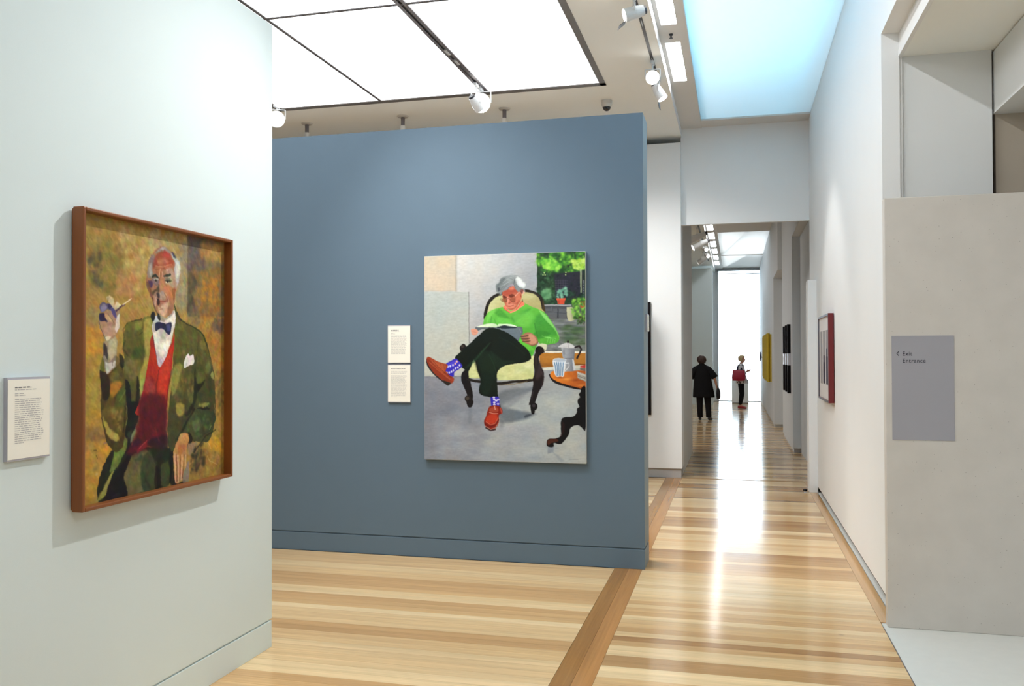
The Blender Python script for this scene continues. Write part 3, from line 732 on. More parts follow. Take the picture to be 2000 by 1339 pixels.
ART1 = [
('p','a88a48',6,1.0,0,[-14,-32,1017,-206,1021,1235,-8,1047]),
('d',1,420,32.2,0.3,['b3954f','9a8040','c0a058','8a7038','a98a50','b89a62'],1.5,None,[-1,-15,950,-120,953,1075,5,1002]),
('d',2,160,17.8,0.35,['8a7a3a','74692f','7d7340','6a6438','a8984c'],1.4,None,[41,112,231,64,231,194,178,284,50,240]),
('d',3,60,14.8,0.35,['57503c','5f5a44','4c4638'],1.2,None,[54,145,116,127,126,270,66,238]),
('d',4,120,17.8,0.35,['c7ae74','d2bb84','c0a468','cdb27a'],1.4,None,[212,20,404,23,395,180,288,300,236,194]),
('d',5,60,17.8,0.3,['b0805a','bb8a5c','a87450'],1.4,None,[195,197,306,188,297,277,196,283]),
('b','a8923c',0.5,137,49,17.8,14.8,0),
('b','7f7268',0.5,82,18,35.5,8.9,0),
('b','c09050',0.3,95,64,20.7,11.8,0),
('d',6,120,17.7,0.4,['c08a38','cc9640','d09a3c','b8843a','c2a04a'],1.6,None,[35,386,126,389,118,490,35,490]),
('d',7,140,17.7,0.35,['b09a44','a8923c','9c8a3a','b8a450','8a7c38'],1.5,None,[35,490,118,496,123,697,36,691]),
('d',8,40,14.8,0.35,['9a8450','a28c58'],1.4,None,[42,333,100,330,101,389,43,391]),
('d',9,150,20.2,0.4,['c9b586','bfae82','b5a67c','a89c78'],1.5,None,[361,9,615,5,616,299,533,316,532,100,391,115]),
('d',10,80,18.5,0.4,['8c8878','979078','85826e'],1.5,None,[571,48,616,43,617,312,544,316]),
('p','6d6252',4,0.7,0,[618,-13,911,-22,912,321,619,333]),
('d',11,90,20.2,0.45,['6e6664','7a7078','615a58','58504c'],1.4,None,[621,11,745,6,734,136,622,146]),
('d',12,120,18.5,0.45,['b8904c','c49a54','b0884c','a8864c'],1.4,None,[709,32,891,10,891,84,709,82]),
('d',13,150,18.5,0.45,['8a7034','9c7c30','a8822e','7c6a34','946c34'],1.4,None,[662,150,891,107,892,299,639,311]),
('d',14,50,16.8,0.5,['b87e2c','c08430','b07834'],1.5,None,[710,181,846,163,846,273,710,280]),
('d',15,60,15.2,0.5,['4c4832','544e38','5e5640'],1.3,None,[622,150,674,149,663,310,622,312]),
('d',16,110,18.5,0.4,['9a6a30','8a6438','a87428','7c5c38','b07a2c'],1.5,None,[710,265,892,254,893,551,784,549,722,392,686,358]),
('d',17,40,15.1,0.5,['6a5e54','5c5448','706050'],1.3,None,[771,333,885,336,886,396,759,384]),
('b','c8902c',0.7,740,349,10.1,23.5,0),
('b','c89438',0.5,802,434,23.5,20.2,0),
('b','b47a40',0.5,841,492,20.2,30.2,0),
('d',18,60,16.8,0.4,['6a5a3c','5c5038','7a6440'],1.4,None,[809,557,893,558,893,751,816,746]),
('d',19,40,15.1,0.45,['5e5444','6a5e4c','7c6c58'],1.3,None,[616,291,710,286,698,372,628,353]),
('d',20,150,17.7,0.42,['b8902f','c89a38','c8a050','a88436','b09448'],1.6,None,[40,670,136,694,145,790,189,813,172,878,146,934,100,990,42,1001]),
('d',21,40,14.7,0.4,['8a7040','7c6448','967c58'],1.6,None,[40,737,141,751,154,785,98,792,41,775]),
('b','d89a38',0.8,146,823,20.6,14.7,0),
('b','c8923c',0.6,61,835,17.7,17.7,0),
('b','7a6848',0.7,91,885,14.7,8.8,0),
('b','b8a884',0.7,99,904,8.8,5.9,0),
('b','d8b468',0.5,154,875,11.8,23.6,0),
('l','4a3a2a',2.4,5,0.8,[86,822,99,821]),
('l','4a3a2a',2.4,5,0.8,[97,839,103,851]),
('l','4a3a2a',2.4,5,0.8,[129,884,139,883]),
('l','8a6a78',4.1,8,0.8,[133,801,172,791]),
('d',22,120,18.4,0.45,['8a7238','9c7e34','7a6840','6e5e3c','a88a44'],1.5,None,[642,907,760,849,893,802,900,1010,642,997]),
('d',23,50,13.4,0.6,['c8982c','d0a43c','b8862c'],1.6,0.9,[754,841,848,850,861,909,785,887]),
('b','c0a04c',0.7,761,977,10.1,23.5,0),
('l','d8c488',2.7,3,0.7,[757,852,785,883]),
('l','d0a040',2.7,3,0.8,[810,860,848,897]),
('l','c8b884',2.3,3,0.6,[757,913,773,936,829,957]),
('d',24,60,13.4,0.5,['2c2a22','3a3428','443c30'],1.5,None,[647,886,724,852,742,946,642,990]),
('g','66642e','4a4a2a',[600,374,687,688],5,1.0,1,[533,295,544,312,583,348,651,369,722,399,759,441,784,513,809,586,816,695,813,767,773,851,665,840,590,806,519,914,492,777,523,545,533,410]),
('d',31,120,16.1,0.35,['6e6c34','5a5a2c','7c7a3c','555026','48482a'],1.6,1.2,[544,336,686,379,759,463,784,549,687,583,562,647,534,511]),
('d',32,100,16.1,0.4,['3c4226','464a2a','545430','30351f'],1.6,1.2,[663,512,784,513,810,731,664,739,618,615]),
('d',33,50,13.4,0.45,['86743c','7a6a3c','8c7c48'],1.4,None,[534,579,664,582,664,687,534,673]),
('b','8c8848',0.6,594,478,13.4,13.4,0),
('p','a09c50',14,0.75,1,[534,532,583,532,567,580,545,633,518,645,512,595]),
('p','8a8240',16,0.7,1,[710,431,741,434,747,463,710,463]),
('p','7e8c4a',14,0.6,1,[747,534,771,520,784,556,747,570]),
('p','6a7238',14,0.6,1,[693,562,729,563,735,605,687,611]),
('p','a8a860',8,0.8,1,[784,571,800,560,806,593,790,589]),
('p','1a1c14',10,0.9,1,[669,547,681,604,711,605,741,595,723,619,687,646,664,638]),
('p','22221a',14,0.8,1,[664,635,687,646,664,701,629,733,601,731,652,686]),
('l','16160f',2.7,5,0.8,[538,319,561,345,611,364,663,376,722,403,759,449]),
('l','20180f',2.7,5,0.7,[722,403,759,456,796,535,809,586]),
('l','2c2818',2.0,5,0.7,[698,414,681,491,672,568]),
('p','b8a850',14,0.75,1,[543,687,573,682,601,697,590,730,551,728]),
('p','9aa050',10,0.7,1,[711,689,772,693,748,706,699,703]),
('p','14140e',6,0.8,1,[688,709,760,710,772,721,711,716]),
('l','c8c890',2.0,3,0.7,[809,698,813,738]),
('g','4a5432','3a4428',[629,719,748,805],5,1.0,1,[652,724,688,712,766,724,810,741,819,767,779,807,712,833,665,846,630,815,590,795,584,777,618,749]),
('d',34,80,14.1,0.45,['5a6a3c','47502e','6a7444','343c24','54583a'],1.5,None,[647,727,797,740,779,800,676,834,596,785]),
('p','6f7c4c',14,0.6,1,[653,762,711,763,700,801,664,801]),
('l','0f100c',7.4,12,0.8,[590,788,630,746,664,714]),
('l','101410',5.4,12,0.7,[584,794,568,810,546,828]),
('p','1c1712',8,0.9,1,[624,805,647,817,653,842,630,850]),
('l','b8b080',2.3,3,0.8,[772,803,785,790]),
('l','15140f',3.4,8,0.85,[822,807,748,830,665,888]),
('p','8d8070',10,0.7,1,[624,853,688,849,665,874,636,899,624,884]),
('p','20261c',6,1.0,1,[169,835,268,821,384,839,497,857,519,893,514,986,441,1005,336,1005,178,1006,109,1006,109,929]),
('g','5a5a3c','7a7048',[309,850,320,990],6,1.0,1,[244,880,300,852,348,843,383,858,413,900,428,948,413,1004,339,1003,258,1003,235,935]),
('d',35,90,14.7,0.4,['66683e','4a5238','7a7450','58603e','6e6440'],1.8,1.3,[253,875,348,854,408,913,408,997,263,994]),
('p','12121a',8,1.0,1,[142,997,159,945,181,915,226,884,272,846,281,859,258,894,240,932,258,1000,199,1006]),
('p','2a2f30',10,0.7,1,[173,996,213,983,222,1000,190,1004]),
('p','23301f',8,0.8,1,[339,920,358,942,388,994,368,985]),
('p','3a4a30',14,0.7,1,[300,874,343,866,368,888,309,882]),
('p','a09850',8,0.95,1,[100,990,138,948,172,908,185,907,159,951,146,982,112,998]),
('l','4a3a1c',2.4,5,0.7,[102,992,133,954,163,916]),
('p','31402c',10,0.8,1,[379,848,404,873,430,909,420,973,405,1003,345,997,335,897]),
('p','4c5634',12,0.8,1,[456,912,498,904,503,1001,456,997,451,944]),
('p','17140f',8,0.8,1,[420,914,445,943,451,997,415,1001]),
('p','1e2a1c',10,0.8,1,[394,840,487,849,503,898,445,904,399,873]),
('p','110f14',10,0.8,1,[503,884,535,874,535,955,552,998,596,994,591,979,613,1006,519,1007,509,952]),
('p','8a847c',8,0.8,1,[619,925,630,926,630,1005,591,1000,596,963]),
('g','6c6c30','56542a',[298,384,308,668],5,1.0,1,[251,376,288,365,336,354,395,342,398,390,398,445,371,542,347,654,328,713,243,707,238,596,238,509,233,432]),
('d',36,110,14.2,0.4,['5c5f2a','4c5026','6e6c34','747038','3f4424'],1.6,1.3,[255,382,380,365,371,510,332,510,256,494]),
('d',37,60,14.2,0.4,['86764a','7c6c44','8c7c4c'],1.4,None,[247,509,322,510,318,583,252,571]),
('p','b5a858',16,0.8,1,[346,369,385,349,396,381,398,429,376,517,342,638,323,713,308,668,322,573,351,491]),
('p','99a04a',14,0.6,1,[298,374,336,363,331,392,302,399]),
('p','9cb060',14,0.6,1,[327,589,357,587,333,669,323,713,308,668]),
('p','3c4a24',18,0.6,1,[289,469,351,465,351,497,289,500]),
('p','16170f',10,0.85,1,[308,573,323,605,323,713,299,711,304,652]),
('p','15161a',8,0.9,1,[240,577,270,603,283,710,252,708,243,621]),
('l','1c1d10',2.4,6,0.6,[255,375,232,395,237,426]),
('l','1d1c18',2.4,4,0.8,[279,367,336,354]),
('l','23240f',3.0,3,0.6,[322,415,341,405]),
('l','0f1008',4.7,10,0.5,[242,438,233,466,256,491]),
('p','14181a',8,0.95,1,[252,667,328,671,318,737,304,768,281,819,258,844,235,842,257,804,243,778,257,726]),
('p','3c4c34',10,0.6,1,[257,773,281,769,290,791,262,795]),
('p','8f9a70',8,0.85,1,[323,693,337,675,318,737,295,798,276,812,281,784,309,752]),
('p','6c7c3c',8,1.0,1,[181,854,198,801,234,786,257,795,257,820,235,854,199,893,163,907]),
('d',38,30,10.0,0.5,['8a9a4a','5c6c34','7c8c44'],1.6,1.2,[190,855,212,803,253,797,244,831,208,876]),
('p','4c4020',5,1.0,1,[112,544,140,548,157,554,188,536,215,515,233,528,240,571,245,618,257,708,248,757,234,818,198,839,172,824,141,779,121,687,119,592]),
('d',39,50,13.0,0.5,['7c7030','6a6030','8a7a34','5e5228'],1.4,None,[162,557,233,540,233,596,162,599]),
('p','c0842c',14,0.8,1,[166,590,220,589,215,620,171,642]),
('p','5c6c30',14,0.7,1,[197,646,238,602,246,649,234,707,189,704]),
('p','7a6028',14,0.6,1,[158,644,184,637,189,704,128,699]),
('p','2c2018',10,0.9,1,[114,547,153,560,166,593,158,644,127,643,119,592]),
('l','95a060',2.4,8,0.6,[215,657,245,618]),
('p','6a5c28',10,0.6,1,[128,681,234,675,248,716,234,768,207,799,180,794,145,754]),
('p','b8a854',10,0.9,1,[132,708,149,731,176,760,207,778,212,800,189,801,172,787,145,760]),
('d',40,30,10.6,0.5,['8a7c40','a09450','6e6830'],1.5,None,[158,683,234,688,225,761,180,745]),
('l','9aa868',2.9,6,0.7,[252,676,257,723,252,745]),
('l','16180c',2.7,6,0.7,[243,676,243,738,234,768]),
('p','9c9478',5,1.0,1,[135,442,192,423,201,466,201,491,188,515,161,521,144,509,133,490]),
('p','2e2832',8,0.85,1,[135,448,152,466,153,506,140,502,131,487]),
('p','beb698',14,0.7,1,[161,442,190,430,197,484,170,509,157,490]),
('p','8a8478',5,1.0,1,[131,496,140,493,161,515,197,491,215,515,188,536,153,554,140,545,131,520]),
('p','c4c8c0',8,0.9,1,[140,514,157,518,175,515,195,509,192,527,153,552,144,542]),
('p','6c6c28',6,1.0,1,[122,505,131,502,138,544,116,541]),
('l','262622',1.8,3,0.7,[175,513,179,527]),
('p','6c5c2c',8,0.7,1,[197,491,224,515,219,537,197,539]),
('p','1c1c10',8,0.8,1,[215,484,238,509,238,531,219,528]),
('l','bcc040',3.0,3,0.7,[224,484,237,500]),
('p','a8886c',5,1.0,1,[107,348,126,344,160,327,196,307,214,315,214,355,210,389,192,423,144,433,131,419,113,398,105,368]),
('p','5a527c',6,0.95,1,[113,317,126,306,156,309,178,317,196,341,201,359,183,353,161,330,117,338]),
('p','9a98a8',8,0.7,1,[121,317,139,313,147,328,117,338]),
('p','33284c',6,0.8,1,[152,312,169,315,165,327,152,324]),
('p','2e2344',5,0.95,1,[109,346,130,342,135,358,152,373,139,373,109,368]),
('p','c8a878',8,0.8,1,[135,346,161,354,178,372,143,367]),
('p','c9a48a',14,0.7,1,[135,391,187,387,192,417,144,424]),
('p','ded4c4',6,0.95,1,[194,365,214,340,212,386,194,408]),
('p','c8b48c',5,0.9,1,[143,286,178,284,187,314,214,315,196,328,174,320]),
('p','dccfa8',5,0.9,1,[187,314,196,298,223,312,205,322]),
('l','2a2228',1.8,3,0.8,[152,300,154,288]),
('p','d8ccb0',5,0.9,1,[139,427,170,421,161,433,144,436]),
('l','3c2c2c',2.1,3,0.7,[107,371,131,422,144,436]),
('l','5c3c4c',6.5,4,1,[196,331,241,305]),
('l','e8d8bc',4.1,4,1,[232,307,278,281]),
('l','6a5040',1.8,3,0.7,[156,348,183,375]),
('p','b0321e',4,1.0,1,[392,423,407,426,439,537,517,437,533,383,533,417,528,478,502,595,486,694,465,722,305,711,334,653,363,558,382,478]),
('d',41,60,14.8,0.4,['c43a22','a82c20','d0482a','98281e'],1.8,1.3,[392,446,517,444,496,598,363,594]),
('p','c8402a',18,0.7,1,[454,531,512,464,518,511,486,598,465,676,429,674,439,576]),
('p','782030',24,0.6,1,[334,653,363,574,413,576,419,690,310,712]),
('l','5c141c',2.7,6,0.8,[441,537,421,609,416,667]),
('p','b06050',20,0.4,1,[363,574,383,546,383,575,413,608,408,641,353,622]),
('l','3a1018',4.0,10,0.7,[518,545,497,611,476,710]),
('p','5c1622',30,1.0,1,[332,646,448,645,484,676,485,816,454,852,387,836,348,843,300,855,258,844,290,810,318,753]),
('d',42,90,13.6,0.4,['6c1a26','4a121e','7c2430','561420','441428'],1.7,1.2,[337,675,479,696,480,815,387,833,281,841]),
('p','8a2432',10,0.7,1,[314,838,358,814,387,807,377,828,319,851]),
('l','c06a60',2.4,6,0.7,[324,836,367,811]),
('p','241428',16,0.7,1,[377,812,485,803,485,856,387,836]),
('l','8c3c3c',4.1,10,0.6,[415,767,438,818]),
('p','2a1830',10,0.6,1,[290,810,319,800,338,815,290,829]),
('p','d8d2c8',5,1.0,1,[402,413,397,368,422,341,464,359,533,312,536,373,517,421,485,491,441,537,423,491]),
('p','a8a49c',8,0.7,1,[402,400,407,364,433,360,433,399]),
('p','b8b0a0',10,0.7,1,[438,389,469,388,496,411,454,428]),
('p','f2efe4',12,0.9,1,[438,452,469,438,506,431,491,471,449,491]),
('p','e4e0d8',10,0.8,1,[407,413,438,392,443,438,423,465]),
('p','c0b0c0',14,0.6,1,[423,471,444,491,464,511,439,534]),
('l','4a2860',3.0,5,0.7,[400,426,418,478,433,530]),
('p','ececdf',6,0.8,1,[469,355,533,316,531,370,506,364]),
('p','c8d0d0',6,0.9,1,[405,345,427,340,433,363,407,361]),
('p','2a2c48',5,1.0,1,[417,365,459,365,480,368,509,362,517,374,509,404,496,409,477,398,448,386,420,396]),
('p','5a5c88',10,0.7,1,[482,373,501,369,509,391,490,394]),
('p','1a1a30',8,0.7,1,[459,367,477,370,472,385,456,382]),
('p','e2e0d8',3,1.0,1,[595,539,603,505,620,484,634,495,657,488,666,526,629,533]),
('b','b8b4ac',0.5,612,526,6.7,10.1,0),
('p','1c1c22',5,0.9,1,[389,332,407,325,412,347,402,361,392,355]),
('l','22242a',4.7,8,0.8,[533,295,544,319,577,348]),
('p','2a2a30',5,0.8,1,[425,337,438,343,443,354,433,353]),
('p','a87a5c',5,1.0,1,[367,168,375,134,399,103,434,79,462,70,494,74,524,91,557,111,571,142,567,180,550,214,539,251,532,291,521,322,484,339,445,338,424,326,403,300,393,270,372,245,363,219]),
('p','8a8078',10,0.9,1,[367,168,375,134,399,105,416,117,404,153,396,190,375,200,368,192]),
('p','b8b4ac',12,0.6,1,[378,156,395,136,396,172,382,191]),
('p','b8bdb4',8,1.0,1,[513,88,557,111,571,142,567,180,554,204,535,187,531,146,535,123,513,102]),
('p','dadcd2',16,0.7,1,[539,118,561,127,563,166,543,191,539,154]),
('p','3c3450',8,0.8,1,[513,81,542,99,539,104,520,99]),
('p','9c9a90',10,0.9,1,[420,96,462,71,494,74,513,93,483,84,444,91]),
('p','c8c0b4',8,0.7,1,[448,76,469,72,469,82,451,84]),
('p','a04834',16,0.85,1,[409,120,434,95,483,87,513,104,528,126,498,140,462,137,420,152,402,158]),
('p','b8543e',14,0.7,1,[444,98,491,90,505,107,469,109]),
('p','c08464',14,0.7,1,[430,122,484,114,495,129,434,139]),
('p','b06a48',12,0.8,1,[402,158,462,141,520,133,513,148,469,156,444,177,406,176]),
('l','d8a888',2.0,6,0.6,[416,148,462,146,513,132]),
('l','8c4a34',1.8,6,0.7,[413,162,466,152]),
('p','b8a494',16,0.7,1,[480,158,513,145,528,160,539,187,532,220,499,213]),
('b','e0c8b0',0.6,487,157,6.7,4.5,0),
('l','e4c4a8',3.1,6,0.8,[442,157,439,186]),
('l','e4c4a8',2.7,6,0.8,[455,167,461,189]),
('l','5c3428',1.8,6,0.8,[448,165,442,190,438,222]),
('p','2c2c24',6,0.95,1,[396,185,416,179,437,191,430,194,410,191,392,197]),
('p','38402f',6,0.95,1,[464,184,484,175,509,170,509,178,487,185,466,188]),
('p','7c6c70',10,0.8,1,[392,199,430,194,438,209,424,223,396,216]),
('p','b8b4a8',5,0.8,1,[403,200,430,195,434,200,413,203]),
('e','26201e',1.0,417,204,4.9,4.5,0),
('p','3c2a52',10,0.8,1,[375,209,399,216,396,234,379,231]),
('p','b8ac8c',10,0.8,1,[473,190,506,185,520,198,506,212,480,212]),
('p','4a4a34',6,0.85,1,[470,199,491,193,513,200,498,206,477,201]),
('e','1e1a14',1.0,488,203,4.5,4.0,0),
('e','e6e2d0',0.9,480,206,2.7,2.2,0),
('l','4a4034',1.8,4,0.7,[473,192,495,189,517,198]),
('p','70503c',8,0.8,1,[363,217,382,222,396,261,400,287,386,270,372,245]),
('p','c08a60',14,0.8,1,[441,204,462,202,477,228,484,248,463,247,441,240]),
('p','c87e54',18,0.75,1,[470,224,521,225,517,269,495,259]),
('p','8c5a34',10,0.8,1,[517,230,539,233,532,270,521,266]),
('p','4a3c30',10,0.8,1,[396,252,424,232,438,218,436,245,424,263,403,265]),
('p','b89a84',10,0.7,1,[403,265,427,245,424,286,413,304]),
('p','a8988c',10,0.85,1,[438,251,459,245,477,260,470,276,441,276]),
('p','3a2c30',8,0.9,1,[424,254,438,251,441,269,431,272]),
('p','2c2428',8,0.9,1,[424,275,438,278,438,294,427,297]),
('p','b07a64',8,0.9,1,[445,280,484,275,481,285,449,298]),
('l','7c3a2c',2.0,5,0.85,[438,285,463,280,484,278]),
('p','dcc0a0',14,0.8,1,[452,295,492,282,495,304,456,311]),
('l','e8c8ac',2.0,5,0.7,[477,253,495,273,502,293]),
('l','8c5034',2.0,5,0.7,[468,252,488,268,492,282]),
('p','e0c8a8',16,0.7,1,[431,305,456,313,488,309,481,335,445,336]),
('l','a0604c',2.0,3,0.8,[438,316,459,311]),
('l','8c7468',2.7,8,0.6,[506,281,499,309,477,335]),
('l','e4dccc',1.8,6,0.6,[405,287,413,304,422,268]),
('l','2a2220',2.7,8,0.7,[398,274,410,311,424,330]),
('p','a09890',8,0.85,1,[435,337,484,341,525,317,523,328,470,358,445,356]),
('p','14141c',6,0.8,1,[424,330,435,334,445,354,435,357]),
('p','14141c',8,0.9,1,[393,327,410,329,407,353,393,354]),
('l','d8ccb8',1.8,3,0.5,[417,206,421,217]),
('p','aeb2ac',8,0.6,1,[539,182,558,195,550,214,539,224]),
('l','c89c8c',1.8,6,0.7,[550,214,539,251]),
('p','b88a58',5,1.0,1,[568,810,590,800,624,810,633,836,619,863,616,897,613,938,596,963,588,989,574,991,566,1000,544,998,533,955,527,887,535,858,554,832]),
('p','c49a5c',14,0.8,1,[573,807,618,809,630,836,596,850,562,837]),
('p','b06c44',16,0.7,1,[562,850,607,851,602,881,563,884]),
('l','dcbca0',6.7,8,0.8,[538,881,541,942,544,992]),
('l','dcbca0',6.7,8,0.8,[558,890,560,951,560,994]),
('l','dcbca0',6.7,8,0.8,[585,893,582,948,578,988]),
('l','dcbca0',6.7,8,0.8,[607,896,605,937]),
('l','4c2c24',3.0,5,0.85,[549,886,552,944,553,991]),
('l','4c2c24',3.0,5,0.85,[572,888,572,946,570,990]),
('l','4c2c24',3.0,5,0.85,[598,891,594,942,588,982]),
('l','3a2420',2.7,3,0.6,[633,836,619,863,619,897]),
('p','d8b070',10,0.7,1,[584,803,613,809,596,819,576,814])]
